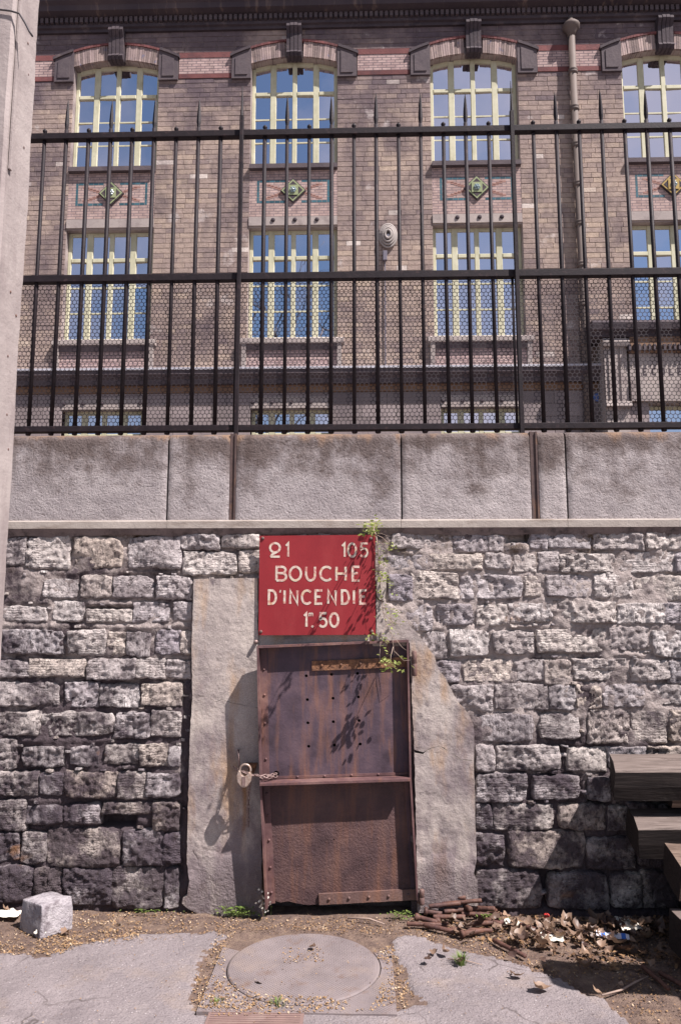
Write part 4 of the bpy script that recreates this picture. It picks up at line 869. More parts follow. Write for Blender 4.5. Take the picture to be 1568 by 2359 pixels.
# cornice with dentils
cz0 = Z_C
m = MB(); m.sweep([(YB+0.02, cz0), (YB-0.05, cz0), (YB-0.05, cz0+0.08), (YB-0.10, cz0+0.10), (YB-0.10, cz0+0.17), (YB+0.02, cz0+0.17)], BX0, BX1); bpart(m, 'cornice', MT['soot'])
m = MB(); m.sweep([(YB+0.02, cz0+0.171), (YB-0.08, cz0+0.171), (YB-0.08, cz0+0.36), (YB-0.30, cz0+0.40), (YB-0.33, cz0+0.52), (YB-0.42, cz0+0.58), (YB-0.42, cz0+0.66), (YB-0.46, cz0+0.70), (YB-0.46, cz0+0.84), (YB-0.58, cz0+0.98), (YB-0.58, cz0+1.10), (YB+0.02, cz0+1.2)], BX0, BX1); bpart(m, 'cornice', MT['cornice'])
m = MB(); x = BX0
while x < BX1:
    m.box(x, x+0.075, YB-0.16, YB-0.079, cz0+0.20, cz0+0.33); x += 0.125
o = bpart(m, 'dentils', MT['impost']); o['kind'] = 'stuff'
# string course over the ground floor
m = MB(); m.box(BX0, BX1, YB-0.30, YB+0.02, Z_LED-0.055, Z_LED); bpart(m, 'string_course', MT['zinc'])
m = MB(); m.sweep([(YB+0.02, Z_LED-0.056), (YB-0.27, Z_LED-0.056), (YB-0.27, Z_LED-0.15), (YB-0.17, Z_LED-0.24), (YB-0.15, Z_LED-0.36), (YB+0.02, Z_LED-0.36)], BX0, BX1); bpart(m, 'string_course', MT['impost'])
m = MB(); m.box(BX0, BX1, YB-0.035, YB+0.02, Z_LED-0.53, Z_LED-0.361); bpart(m, 'string_course', MT['orange'])
# ground floor ashlar
zt = Z_LED-0.531; hgt = 0.31; k = 0
while zt > YARD+0.2:
    for a, b in [(BX0, BAY[0]-0.95)] + [(p+0.95, q-0.95) for p, q in zip(BAY, BAY[1:])] if zt-hgt < Zg1 else [(BX0, 14.0)]:
        x = a
        while x < b-0.02:
            wd = rb.uniform(0.6, 1.0); wd = wd if b-x-wd > 0.3 else b-x
            m = MB(); m.cham(x+0.004, x+wd-0.004, YB-0.008, YB+0.02, zt-hgt+0.004, zt-0.004, 0.006); bpart(m, 'ashlar_block', MT['ashlar']); x += wd
    zt -= hgt; k += 1
    if k > 6: break

def frame_bars(m, x0, x1, z0, z1, y, cols_, rows_, topfn=None, thick=()):
    pass
def window(bx, z0, z1, kind, hw=HWD, rec=REC, curtain=()):
    yf = YB+rec; arch = kind == 'arch'
    def top(x):                                    # opening's head at x
        return z1 + ((Zu_cr-Zu_spr)*(1-((x-bx)/hw)**2) if arch else 0)
    m = MB(); fw = 0.075; w_ = 2*hw
    xs_ = [bx-hw, bx-hw*0.5, bx, bx+hw*0.5, bx+hw]; th = [0.09, 0.15, 0.115, 0.15, 0.09]
    zt_ = z0+(z1-z0)*(0.745 if kind != 'ground' else 0.74)   # transom
    cols_ = []
    for i, (x, t) in enumerate(zip(xs_, th)):
        a, b = (x, x+t) if i == 0 else (x-t, x) if i == 4 else (x-t/2, x+t/2)
        m.cham(a, b, yf, yf+0.07, z0, min(top(a), top(b)), 0.012)
        cols_.append((a, b))
    for i in range(4):
        a, b = cols_[i][1], cols_[i+1][0]
        m.cham(a, b, yf+0.004, yf+0.07, z0, z0+0.10, 0.012); m.cham(a, b, yf-0.012, yf+0.07, zt_-0.05, zt_+0.05, 0.012)
        if arch:
            m.hexa([(a, yf+0.003, top(a)-0.10), (b, yf+0.003, top(b)-0.10), (b, yf+0.003, top(b)), (a, yf+0.003, top(a)), (a, yf+0.07, top(a)-0.10), (b, yf+0.07, top(b)-0.10), (b, yf+0.07, top(b)), (a, yf+0.07, top(a))])
        else: m.cham(a, b, yf+0.004, yf+0.07, z1-0.09, z1, 0.012)
        for r in (1, 2):
            zz_ = z0+0.10+(zt_-0.05-z0-0.10)*r/3; m.box(a, b, yf+0.02, yf+0.05, zz_-0.018, zz_+0.018)
    wn_ = m.build('window', MT['winpaint'], school)
    for i in range(4):
        a, b = cols_[i][1]-0.002, cols_[i+1][0]+0.002
        for r in range(3):
            za = z0+0.10+(zt_-0.05-z0-0.10)*r/3+(0.014 if r else 0)-0.001; zb = z0+0.10+(zt_-0.05-z0-0.10)*(r+1)/3-(0.014 if r < 2 else 0)+0.001
            q = MB(); t1, t2 = rb.uniform(-0.010, 0.010), rb.uniform(-0.008, 0.008); q.hexa([(a,yf+0.034+t1,za), (b,yf+0.034-t1,za), (b,yf+0.034-t1+t2,zb), (a,yf+0.034+t1+t2,zb), (a,yf+0.038+t1,za), (b,yf+0.038-t1,za), (b,yf+0.038-t1+t2,zb), (a,yf+0.038+t1+t2,zb)]); q.build('pane', MT['glass'], wn_)
        q = MB(); zh0 = zt_+0.049; h1, h2 = (top(a)-0.099, top(b)-0.099) if arch else (z1-0.089,)*2
        q.hexa([(a,yf+0.034,zh0), (b,yf+0.034,zh0), (b,yf+0.034,h2), (a,yf+0.034,h1), (a,yf+0.038,zh0), (b,yf+0.038,zh0), (b,yf+0.038,h2), (a,yf+0.038,h1)]); q.build('pane', MT['glass'], wn_)
        if i in curtain:
            q = MB(); xa, xb = a-0.02, b+0.02; q.grid(lambda u, v: (xa+(xb-xa)*u, yf+0.17+0.03*math.sin(u*22+i)+0.012*math.sin(u*47), z0+0.05+(h1-z0)*v), 26, 2); q.build('curtain', MT['curtain'], wn_, True)
    return wn_
XE = HWD+IW*0.96; ZE0, ZE1 = bz(93), bz(125)
def z_in(x): return Zu_spr+(Zu_cr-Zu_spr)*(1-(x/HWD)**2)
def z_ex(x): return ZE0-(ZE0-ZE1)*(x/XE)**2
def arch_over(bx):
    N = 19; hd = 0.062; fan = 1.045
    for k in range(-N, N):                         # brick voussoirs
        a0, a1 = HWD*k/N, HWD*(k+1)/N; e = 0.004
        if abs((a0+a1)/2) < 0.20: continue
        pr = [(bx+a0+e, z_in(a0)), (bx+a1-e, z_in(a1)), (bx+min(max(a1*fan, -HWD), HWD)-e, z_ex(a1*fan)-hd), (bx+min(max(a0*fan, -HWD), HWD)+e, z_ex(a0*fan)-hd)]
        m = MB(); m.prism(pr, YB-0.035+rb.uniform(-0.005, 0.005), YB+REC+0.06); m.build('arch_brick', MT['archbrick'], school)
    M2 = 13
    for k in range(-M2, M2):                       # red hood course over them
        a0, a1 = HWD*1.02*k/M2, HWD*1.02*(k+1)/M2
        if abs((a0+a1)/2) < 0.19: continue
        m = MB(); m.prism([(bx+a0+0.003, z_ex(a0)-hd+0.002), (bx+a1-0.003, z_ex(a1)-hd+0.002), (bx+a1-0.003, z_ex(a1)), (bx+a0+0.003, z_ex(a0))], YB-0.06, YB+0.019); m.build('hood_brick', MT['redbrick'], school)
    for sg in (-1, 1):                             # shoulders that carry the arch
        zi = bz(181); T = [1.002+(XE/HWD-1.002)*j/5 for j in range(6)]
        ps = [(bx+sg*(HWD+0.002), zi), (bx+sg*XE, zi)] + [(bx+sg*HWD*t, z_ex(HWD*t)-hd) for t in T[::-1]]
        m = MB(); m.prism(ps if sg > 0 else ps[::-1], YB-0.060, YB+0.10); o = bpart(m, 'impost_stone', MT['impost'])
        ps = [(bx+sg*(HWD+0.09), zi+0.09), (bx+sg*(XE-0.09), zi+0.09)] + [(bx+sg*x, z_ex(x)-hd-0.09) for x in (XE-0.09, HWD+0.22, HWD+0.09)]
        m = MB(); m.prism(ps if sg > 0 else ps[::-1], YB-0.080, YB-0.0595); m.build('raised_field', MT['impost'], o)
        ps = [(bx+sg*HWD*t, z_ex(HWD*t)-hd+0.001) for t in [1.022]+T[1:]] + [(bx+sg*(XE+0.04), z_ex(XE)-hd-0.02), (bx+sg*(XE+0.04), z_ex(XE)+0.0)] + [(bx+sg*HWD*t, z_ex(HWD*t)+0.012) for t in T[:0:-1]+[1.022]]
        m = MB(); m.prism(ps if sg > 0 else ps[::-1], YB-0.095, YB+0.019); m.build('hood_mould', MT['soot'], o)
    zk0, zk1 = bz(137), bz(66); m = MB()          # scrolled keystone
    for k in range(4):
        xa = bx-0.19+0.095*k; prof = [(YB+0.1, zk0), (YB-0.12, zk0), (YB-0.17, zk0+0.08), (YB-0.12, zk0+0.16), (YB-0.14, zk1-0.25), (YB-0.23, zk1-0.10), (YB-0.20, zk1), (YB+0.1, zk1)]
        d_ = 0.012 if k in (1, 2) else 0
        m.sweep([(y-d_ if y < YB else y, z) for y, z in prof], xa+0.006, xa+0.089)
    m.box(bx-0.19, bx+0.19, YB-0.10, YB+0.09, zk0+0.02, zk1-0.01); bpart(m, 'keystone', MT['soot'])
def spandrel(bx, full=True):
    z0, z1 = bz(497), bz(392)
    m = MB(); m.box(bx-HWD+0.001, bx+HWD-0.001, YB-0.10, YB+0.06, bz(391), bz(381)-0.002); bpart(m, 'window_sill', MT['impost'])
    m = MB(); m.box(bx-HWD+0.001, bx+HWD-0.001, YB+0.01, YB+0.05, z0, z1); pn = bpart(m, 'brick_panel', MT['panelbrick'])
    zc, hx, hz = bz(440), 0.88, 0.295; yb = YB+0.008
    def strip(x0, x1, z0_, z1_, n, vert):
        for k in range(n):
            a, b = k/n, (k+1)/n; q = MB()
            if vert: q.box(x0, x1, yb, YB+0.03, z0_+(z1_-z0_)*a+0.004, z0_+(z1_-z0_)*b-0.004)
            else: q.box(x0+(x1-x0)*a+0.004, x0+(x1-x0)*b-0.004, yb, YB+0.03, z0_, z1_)
            q.build('blue_tile', MT['blue'], pn)
    t = 0.055
    for s1 in (-1, 1):
        xa, xb = sorted((bx+s1*0.20, bx+s1*(hx-t-0.004))); strip(xa, xb, zc+hz-t, zc+hz, 5, False); strip(xa, xb, zc-hz, zc-hz+t, 5, False)
        xa, xb = sorted((bx+s1*(hx-t), bx+s1*hx)); strip(xa, xb, zc-hz, zc+hz, 4, True)
    q = MB()
    for s1 in (-1, 1):
        for s2 in (-1, 1):
            for k in range(5):
                f = 0.25+0.75*k/5; q.obox((bx+s1*(0.16+(hx-0.28)*f*0.92), YB+0.012, zc+s2*(hz-0.09)*f), (0.075, 0, 0), (0, 0.006, 0), (0, 0, 0.022))
    o = q.build('red_inlay', MT['redmark'], pn); o['kind'] = 'stuff'
    d = MB(); rr = 0.315
    def dia(r, y0, y1, mm, c=None): mm.prism([(bx, zc-r), (bx+r, zc), (bx, zc+r), (bx-r, zc)], y0, y1)
    dia(rr, YB-0.03, YB+0.02, d); dm_ = d.build('diamond_boss', MT['soot'], pn)
    d = MB(); dia(rr*0.90, YB-0.045, YB-0.031, d); d.build('glazed_rim', MT['ochre'] if bx > 5 else MT['green'], pn)
    d = MB(); dia(rr*0.74, YB-0.050, YB-0.046, d); d.build('glazed_field', MT['soot'], pn)
    d = MB(); h_ = 0.128; d.box(bx-h_, bx+h_, YB-0.062, YB-0.051, zc-h_, zc+h_); d.build('glazed_square', MT['ochre'] if bx > 5 else MT['green'], pn)
    d = MB()
    for k in range(6):
        a = 2*math.pi*k/6; d.lathe((bx+0.05*math.cos(a), YB-0.064, zc+0.05*math.sin(a)), [(0.034, 0), (0.034, 0.012), (0.015, 0.026)], 8, 'Y')
    d.lathe((bx, YB-0.066, zc), [(0.032, 0), (0.03, 0.03), (0.012, 0.04)], 8, 'Y'); d.build('glazed_flower', MT['flower'], pn)
    m = MB(); m.box(bx-HWD+0.001, bx+HWD-0.001, YB-0.02, YB+0.06, bz(519), bz(499)); ln = bpart(m, 'window_lintel', MT['trim'])
    if -5 < bx < 5:
        for k in (-1, 0, 1):
            q = MB(); q.lathe((bx+k*0.53+0.05, YB-0.02, bz(507)), [(0.055, 0), (0.05, 0.02), (0.02, 0.035)], 8, 'Y'); q.build('rosette', MT['soot'], ln)
    # sill and apron of the lower window
    m = MB(); m.sweep([(YB+0.1, Zl0-0.16), (YB-0.14, Zl0-0.16), (YB-0.14, Zl0-0.06), (YB-0.11, Zl0-0.02), (YB+0.1, Zl0-0.002)], bx-HWD-0.16, bx+HWD+0.16); bpart(m, 'window_sill', MT['trim'])
    m = MB(); m.sweep([(YB+0.1, Zl0-0.30), (YB-0.04, Zl0-0.30), (YB-0.10, Zl0-0.161), (YB+0.1, Zl0-0.161)], bx-HWD-0.05, bx+HWD+0.05); bpart(m, 'window_sill', MT['impost'])
    m = MB(); m.box(bx-HWD, bx+HWD, YB-0.02, YB+0.02, Z_LED+0.002, Zl0-0.301); bpart(m, 'apron_panel', MT['palebrick'])
    for sg in (-1, 1):
        x = bx+sg*(HWD+0.055); m = MB(); m.sweep([(YB+0.02, Z_LED+0.002), (YB-0.06, Z_LED+0.002), (YB-0.08, Z_LED+0.25), (YB-0.12, Zl0-0.161), (YB+0.02, Zl0-0.161)], x-0.052, x+0.052); bpart(m, 'sill_bracket', MT['trim'])
    # ground floor head
    m = MB(); m.box(bx-0.95, bx+0.95, YB-0.02, YB+0.05, Zg1, Zg1+0.27); bpart(m, 'window_lintel', MT['trim'])
    for k in range(5):
        q = MB(); q.lathe((bx-0.9+0.45*k, YB-0.02, Zg1+0.14), [(0.05, 0), (0.045, 0.02), (0.02, 0.03)], 8, 'Y'); bpart(q, 'rosette', MT['soot'])
for i, bx in enumerate(BAY):
    window(bx, Zu0, Zu_spr, 'arch', curtain={1: (0, 1, 2), 2: (0, 1), 3: (1, 3), 4: (1,)}.get(i, ()))
    window(bx, Zl0, Zl1, 'flat', curtain={1: (0, 1), 2: (3,), 3: (0, 1, 2, 3), 4: (0, 1)}.get(i, ()))
    if i != 4: window(bx, Zg0, Zg1, 'ground', hw=0.95)
    arch_over(bx); spandrel(bx)
# drain pipe
xp, yp = 5.185, YB-0.13
m = MB(); m.tube([(xp, yp, YARD), (xp, yp, bz(68)-0.30)], 0.085, 12); pp = bpart(m, 'drain_pipe', MT['pipe'], True)
for z in [P(1315, y, YB-0.13).z for y in (165, 250, 335, 425, 515, 610, 700, 790, 880)]:
    m = MB(); m.lathe((xp, yp, z-0.07), [(0.086, 0), (0.112, 0.02), (0.112, 0.05), (0.095, 0.07), (0.112, 0.09), (0.112, 0.12), (0.086, 0.14)], 12); m.build('pipe_collar', MT['pipe'], pp, True)
m = MB(); zz = P(1312, 66, YB-0.13).z; m.lathe((xp, yp, zz-0.12), [(0.09, -0.1), (0.11, 0.0), (0.17, 0.09), (0.21, 0.14), (0.21, 0.20), (0.15, 0.27), (0.08, 0.32), (0.05, 0.45)], 14); m.build('hopper_head', MT['pipe'], pp, True)
# oval fitting, its cable and box
oc = P(893, 545, YB); ov = empty('wall_fitting', (oc.x, YB, oc.z-0.33), 'oval ringed fitting with a grey box and cable on the pier between windows', 'fitting')
for r, yy in ((1.0, 0.02), (0.80, 0.05), (0.60, 0.085), (0.36, 0.11)):
    m = MB(); m.tube([(oc.x+0.20*r*math.cos(t), YB-0.02-yy, oc.z+0.29*r*math.sin(t)) for t in [2*math.pi*k/24 for k in range(24)]], 0.030, 6, None, True); m.build('ring', MT['plaque'], ov, True)
m = MB(); m.lathe((oc.x, YB-0.02, oc.z-0.02), [(0.06, 0), (0.06, 0.05), (0.03, 0.09)], 10, 'Y'); m.build('centre', MT['white'], ov, True)
m = MB(); vs = [(oc.x+0.2*math.cos(t), YB-0.016, oc.z+0.29*math.sin(t)) for t in [2*math.pi*k/24 for k in range(24)]]; m.add(vs, [tuple(range(23,-1,-1))]); m.build('back_plate', MT['plaque'], ov)
bc = P(886, 592, YB); m = MB(); m.cham(bc.x-0.05, bc.x+0.05, YB-0.10, YB-0.014, bc.z-0.12, bc.z+0.12, 0.01); m.build('box', MT['grey'], ov)
m = MB(); m.tube([(bc.x, YB-0.03, bc.z-0.12), (bc.x-0.01, YB-0.03, Z_LED+0.01)], 0.016, 6); m.build('cable', MT['grey'], ov)
# school doorway: entablature, pilaster, lettering
ent = empty('school_portal', (P(1530,990,YB).x, YB-0.5, YARD), 'stone school entrance portal lettered ECOLE with a heavy cornice', 'portal')
YE = YB-0.55
def ex(px): return P(px, 850, YE).x
def ez(py): return P(1480, py, YE).z
X0, X1 = ex(1392), ex(1392)+4.6
m = MB(); m.sweep([(YB+0.01, ez(778)), (YE-0.08, ez(778)), (YE-0.10, ez(770)), (YE-0.20, ez(765)), (YE-0.23, ez(750)), (YE-0.18, ez(744)), (YB+0.01, ez(740))], X0-0.30, X1+0.30); m.build('portal_cornice', MT['soot'], ent)
m = MB(); x = X0+0.5
while x < X1-0.3: m.box(x, x+0.05, YE-0.17, YE-0.06, ez(812), ez(798)); x += 0.11
o = m.build('portal_dentils', MT['impost'], ent); o['kind'] = 'stuff'
m = MB(); m.box(X0+0.545, X1-0.545, YE-0.09, YB+0.01, ez(815), ez(779)); m.build('portal_frieze', MT['orange'], ent)
m = MB(); m.box(X0+0.545, X1-0.545, YE-0.03, YB+0.008, ez(880), ez(815.5)); lp = m.build('name_panel', MT['trim'], ent)
m = MB(); m.box(X0+0.545, X1-0.545, YE-0.06, YB+0.006, ez(925), ez(880.5)); m.build('portal_architrave', MT['trim'], ent)
for xx in (X0, X1-0.50):
    m = MB(); m.box(xx, xx+0.50, YE, YB+0.004, YARD, ez(778.5)); pil = m.build('pilaster', MT['trim'], ent)
    for k in range(3): q = MB(); q.box(xx+0.08+0.13*k, xx+0.15+0.13*k, YE-0.03, YE-0.0005, ez(930), ez(800)); q.build('flute', MT['trim'], pil)
    q = MB(); q.sweep([(YE-0.001, ez(800)+0.01), (YE-0.10, ez(800)+0.01), (YE-0.13, ez(790)), (YE-0.05, ez(780)), (YE-0.001, ez(780))], xx-0.04, xx+0.54); q.build('capital', MT['trim'], pil)
    q = MB(); q.sweep([(YE-0.001, ez(940)), (YE-0.12, ez(937)), (YE-0.09, ez(926)), (YE-0.001, ez(925))], xx-0.03, xx+0.53); q.build('console', MT['trim'], pil)
xl = ex(1477); step_ = ex(1497)-ex(1477); zl0, zl1 = ez(866), ez(848)
for k, chh in enumerate('ECOLE'): glyph(chh, xl+k*step_, xl+k*step_+step_*0.60, zl0, zl1, 0.036, YE-0.034, 'letter', MT['soot'], lp)
m = MB(); m.box(X0+0.95, X1-0.95, YB-0.2, YB-0.12, YARD, ez(926)); dd_ = m.build('portal_door', MT['winpaint'], ent)
m = MB(); m.box(X0+1.05, X1-1.05, YB-0.214, YB-0.202, ez(925)-0.75, ez(925)-0.12); m.build('pane', MT['glass'], dd_)
for xx in (X0+0.5, X1-0.95): m = MB(); m.box(xx, xx+0.449, YE+0.05, YB+0.003, YARD, ez(926)); m.build('door_jamb', MT['ashlar'], ent)
q = P(1375, 915, YB-0.02); m = MB(); m.lathe((q.x, YB-0.008, q.z), [(0.10, 0), (0.10, 0.012), (0.09, 0.016)], 16, 'Y'); tag(m.build('number_plate', MT['number']), 'small blue enamel number plate beside the school portal', 'number plate')

# ================================================================ timber stack
def timber(name, p_back_top, length, wid, hgt_, roll, yaw, mt, label, seed, rag_=0.0, skew=0.0):
    rs = random.Random(seed); m = MB(); nl = int(length/0.05)
    cs = [(0,0), (-wid*0.5,0), (-wid,0), (-wid,-hgt_*0.5), (-wid,-hgt_), (-wid*0.5,-hgt_), (0,-hgt_), (0,-hgt_*0.5)]; n = len(cs)
    vs = []
    for i in range(nl+1):
        x = length*i/nl
        for k, (y, z) in enumerate(cs):
            j = Vector((x*3, k*1.3, seed)); a = 0.004+rag_
            bev = 0.006 if k % 2 == 0 else 0; sy = bev if y < -wid/2 else -bev; sz = -bev if z > -hgt_/2 else bev
            vs.append((x + (rs.uniform(-0.006, 0.006) + skew*y if i == 0 else 0), y+(sy if k % 2 == 0 else 0)+a*noise.noise(j*1.7), z+(sz if k % 2 == 0 else 0)+a*noise.noise(j*1.7+Vector((4,4,4)))))
    fs = [(i*n+k, i*n+(k+1) % n, (i+1)*n+(k+1) % n, (i+1)*n+k) for i in range(nl) for k in range(n)] + [tuple(range(n-1,-1,-1)), tuple(range(nl*n, nl*n+n))]
    m.add(vs, fs); me, o = m.mesh(name, mt, False, (0,0,0)); me.materials.append(MT['shaded_side']); fix_normals(me)
    for q in me.polygons:                         # shade of sides, underside and left end painted as near-black wood
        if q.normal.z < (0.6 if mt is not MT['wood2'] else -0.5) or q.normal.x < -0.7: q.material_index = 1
    ob = place(name, me, p_back_top); ob.rotation_euler = (R(roll), 0, R(yaw)); tag(ob, label, 'timber', 'old sleepers stacked by the wall'); return ob
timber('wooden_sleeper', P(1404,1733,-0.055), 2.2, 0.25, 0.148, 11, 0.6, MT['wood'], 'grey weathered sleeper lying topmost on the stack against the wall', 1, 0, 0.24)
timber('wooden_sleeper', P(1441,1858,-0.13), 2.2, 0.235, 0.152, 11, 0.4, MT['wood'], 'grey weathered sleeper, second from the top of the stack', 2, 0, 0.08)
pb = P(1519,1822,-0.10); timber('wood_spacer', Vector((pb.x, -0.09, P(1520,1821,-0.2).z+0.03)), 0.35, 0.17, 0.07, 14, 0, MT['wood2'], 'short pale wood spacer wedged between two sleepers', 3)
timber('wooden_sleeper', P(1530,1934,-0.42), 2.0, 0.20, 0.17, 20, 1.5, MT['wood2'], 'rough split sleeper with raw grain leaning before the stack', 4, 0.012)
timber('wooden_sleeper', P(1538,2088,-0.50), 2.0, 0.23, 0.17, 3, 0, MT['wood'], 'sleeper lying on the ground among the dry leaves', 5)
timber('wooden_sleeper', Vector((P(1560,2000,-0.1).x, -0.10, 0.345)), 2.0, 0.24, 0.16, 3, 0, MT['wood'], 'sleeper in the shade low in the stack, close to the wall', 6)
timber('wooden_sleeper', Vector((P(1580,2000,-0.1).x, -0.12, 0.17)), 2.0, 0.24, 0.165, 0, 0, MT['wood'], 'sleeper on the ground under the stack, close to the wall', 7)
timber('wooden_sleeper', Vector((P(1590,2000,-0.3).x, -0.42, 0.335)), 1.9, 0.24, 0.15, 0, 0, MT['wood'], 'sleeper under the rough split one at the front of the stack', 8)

# unseen sleepers added beyond the stack; the long one on top shades the pavement
xs0 = 2.15
for cx_ in (xs0, xs0+1.0):
    for k in range(7):
        o = timber('wooden_sleeper', Vector((cx_, -0.62, 0.156*(k+1))), 0.9, 0.24, 0.15, 0, -90+rnd(-3, 3), MT['wood'], 'short sleeper in the unseen pile added to hold up the shading one', 30+k); o['group'] = 'added sleepers piled crosswise'
timber('wooden_sleeper', Vector((1.50, -0.98, 1.245)), 2.4, 0.24, 0.15, 0, -3, MT['wood'], 'long unseen sleeper added on the crosswise pile to shade the pavement', 50)

# ================================================================ bare tree across the pavement (mirrored in the school windows)
tree = empty('bare_tree', (-6.5, -6.0, 0), 'tall bare street tree mirrored in the lower school windows', 'tree')
rt_ = random.Random(4); tm = MB(); bm_ = MB()
def limb(m, p, d, L, r0, lvl):
    q = [p]; n = 4
    for k in range(n):
        d = (d + Vector((rt_.gauss(0, .13), rt_.gauss(0, .13), rt_.gauss(0.05, .08)))).normalized(); q.append(q[-1]+d*L/n)
    m.tube(q, [r0*(1-0.45*k/n) for k in range(n+1)], 6 if lvl < 2 else 4)
    if lvl >= 5: return
    for k in range(3 if lvl < 4 else 2):
        i = rt_.choice((2, 3, 4)) if k else 4; a = rt_.uniform(0, 6.28); s_ = Vector((math.cos(a), math.sin(a), rt_.uniform(-.1, .5)))
        limb(bm_, q[i], (d*0.75+s_*rt_.uniform(.45, .8)).normalized(), L*rt_.uniform(.62, .8), r0*0.52, lvl+1)
limb(tm, Vector((-6.5, -6.0, -0.1)), Vector((0, 0, 1)), 7.5, 0.26, 0)
tm.build('trunk', MT['bark'], tree, True); bm_.build('crown', MT['bark'], tree, True)

# ================================================================ loose paving stone
pcb = G(100, 2140); bm = bmesh.new(); bmesh.ops.create_cube(bm, size=1.0)
bmesh.ops.bevel(bm, geom=list(bm.edges), offset=0.06, segments=2, affect='EDGES', profile=0.6); bmesh.ops.subdivide_edges(bm, edges=list(bm.edges), cuts=2, use_grid_fill=True)
for v in bm.verts:
    d = v.co.copy(); v.co = Vector((d.x*0.195*(1-0.12*d.z), d.y*0.165*(1-0.08*d.z), (d.z+0.5)*0.145*(1+0.10*d.x)))
    v.co += Vector((1,1,1))*0.0
    v.co += d.normalized()*0.011*noise.fractal(d*2.6+Vector((3,1,7)), 0.8, 2.0, 4)
me = bpy.data.meshes.new('paving_stone'); bm.to_mesh(me); bm.free(); me.materials.append(MT['cobble']); me.polygons.foreach_set('use_smooth', [True]*len(me.polygons))
ob = place('paving_stone', me, (pcb.x, pcb.y+0.03, -0.012)); ob.rotation_euler = (0, 0, R(-38)); tag(ob, 'loose pale granite paving stone lying at the foot of the wall', 'stone')

# ================================================================ manhole and plates in the pavement
mc = G(700, 2229); rad = (G(875,2229).x-G(525,2229).x)/2
man = empty('manhole_cover', (mc.x, mc.y, 0), 'round worn cast iron manhole cover with tread studs in a square frame', 'manhole cover')
m = MB(); m.lathe((mc.x, mc.y, -0.03), [(rad, 0), (rad, 0.036), (rad-0.006, 0.041), (rad-0.02, 0.042)], 72); cov = m.build('cover', MT['cast'], man)
m = MB(); n = 72; hf = rad+0.055; ro = rad+0.005
vs = []
for k in range(n):
    a = 2*math.pi*k/n; cx_, cy_ = math.cos(a), math.sin(a); q = min(hf/max(abs(cx_), 1e-6), hf/max(abs(cy_), 1e-6)); vs += [(mc.x+ro*cx_, mc.y+ro*cy_, 0.006), (mc.x+q*cx_, mc.y+q*cy_, 0.006), (mc.x+ro*cx_, mc.y+ro*cy_, -0.03), (mc.x+q*cx_, mc.y+q*cy_, -0.03)]
fs = []
for k in range(n):
    a, b = 4*k, 4*((k+1) % n)
    if math.sin(2*math.pi*(k+0.5)/n) > 0.45: continue        # the side by the wall is buried in earth
    fs += [(a, a+1, b+1, b), (a+1, a+3, b+3, b+1), (a, b, b+2, a+2)]
m.add(vs, fs); fr = m.build('frame', MT['cast'], man)
def studs(test, x0, x1, y0, y1, zz_, parent):
    m = MB(); p_ = 0.0155; i = 0; y = y0
    while y < y1:
        x = x0+(p_/2 if i % 2 else 0)
        while x < x1:
            if test(x, y):
                h = 0.0052; m.add([(x-h,y,zz_), (x,y-h*.62,zz_), (x+h,y,zz_), (x,y+h*.62,zz_), (x,y,zz_+0.0032)], [(0,1,4), (1,2,4), (2,3,4), (3,0,4)])
            x += p_
        y += p_*0.5; i += 1
    o = m.build('tread_studs', MT['cast'], parent); o['kind'] = 'stuff'
studs(lambda x, y: 0.05 < math.hypot(x-mc.x, y-mc.y) < rad-0.022, mc.x-rad, mc.x+rad, mc.y-rad, mc.y+rad, 0.0122, cov)
studs(lambda x, y: math.hypot(x-mc.x, y-mc.y) > rad+0.02 and (y-mc.y) < 0.4*math.hypot(x-mc.x, y-mc.y), mc.x-hf+0.01, mc.x+hf-0.01, mc.y-hf+0.01, mc.y+hf-0.01, 0.0062, fr)
a, b = G(484, 2327), G(702, 2327); hp = empty('valve_plate', ((a.x+b.x)/2, a.y-0.16, 0), 'small rusty rectangular valve plate in the pavement below the manhole', 'valve plate')
m = MB(); m.box(a.x, b.x, a.y-0.32, a.y, -0.02, 0.005); m.build('lid', MT['plate'], hp)
m = MB(); 
for k in range(21): yy = a.y-0.008-k*0.015; m.box(a.x+0.012, b.x-0.012, yy-0.004, yy, 0.0048, 0.0072)
o = m.build('ribs', MT['plate'], hp); o['kind'] = 'stuff'

# ================================================================ rusty rods heaped by the jamb
def rod_mesh(L, r, head):
    m = MB(); pr = [(r*0.85, 0), (r, 0.004), (r*1.04, L*0.3), (r*0.97, L*0.6), (r, L-0.004), (r*0.8, L)]
    if head: pr = [(r*1.5, 0), (r*1.6, 0.006), (r*1.5, 0.014), (r, 0.016)] + pr[2:]
    m.lathe((0,0,0), pr, 9, 'X'); return m.mesh('iron_rod', MT['rod'], True, (0,0,0))[0]
rods = [rod_mesh(0.16, 0.011, False), rod_mesh(0.12, 0.012, True), rod_mesh(0.20, 0.010, False), rod_mesh(0.09, 0.013, False)]
rr_ = random.Random(8)
RODS = [(985,2078,5,2,.06), (1010,2088,-12,0,.05), (1040,2082,8,2,.055), (1000,2098,20,1,.03), (1020,2112,-5,0,.02), (980,2112,-30,1,.02), (1045,2100,15,0,.03), (1065,2090,70,3,.03), (1090,2085,-60,3,.04), (1110,2092,-15,1,.03), (1085,2105,5,2,.02),
        (1120,2108,12,0,.015), (960,2128,5,2,.012), (1000,2130,-8,0,.012), (1060,2140,10,2,.012), (1085,2152,-4,1,.013), (1110,2128,35,0,.012), (1160,2165,-62,2,.011), (1040,2065,-20,1,.08), (1012,2070,40,3,.075), (1140,2118,-40,3,.013), (1220,2130,-50,0,.012), (1095,2070,-10,1,.06), (1505,2225,-60,2,.012), (1545,2240,-40,2,.012), (1030,2125,55,1,.012)]
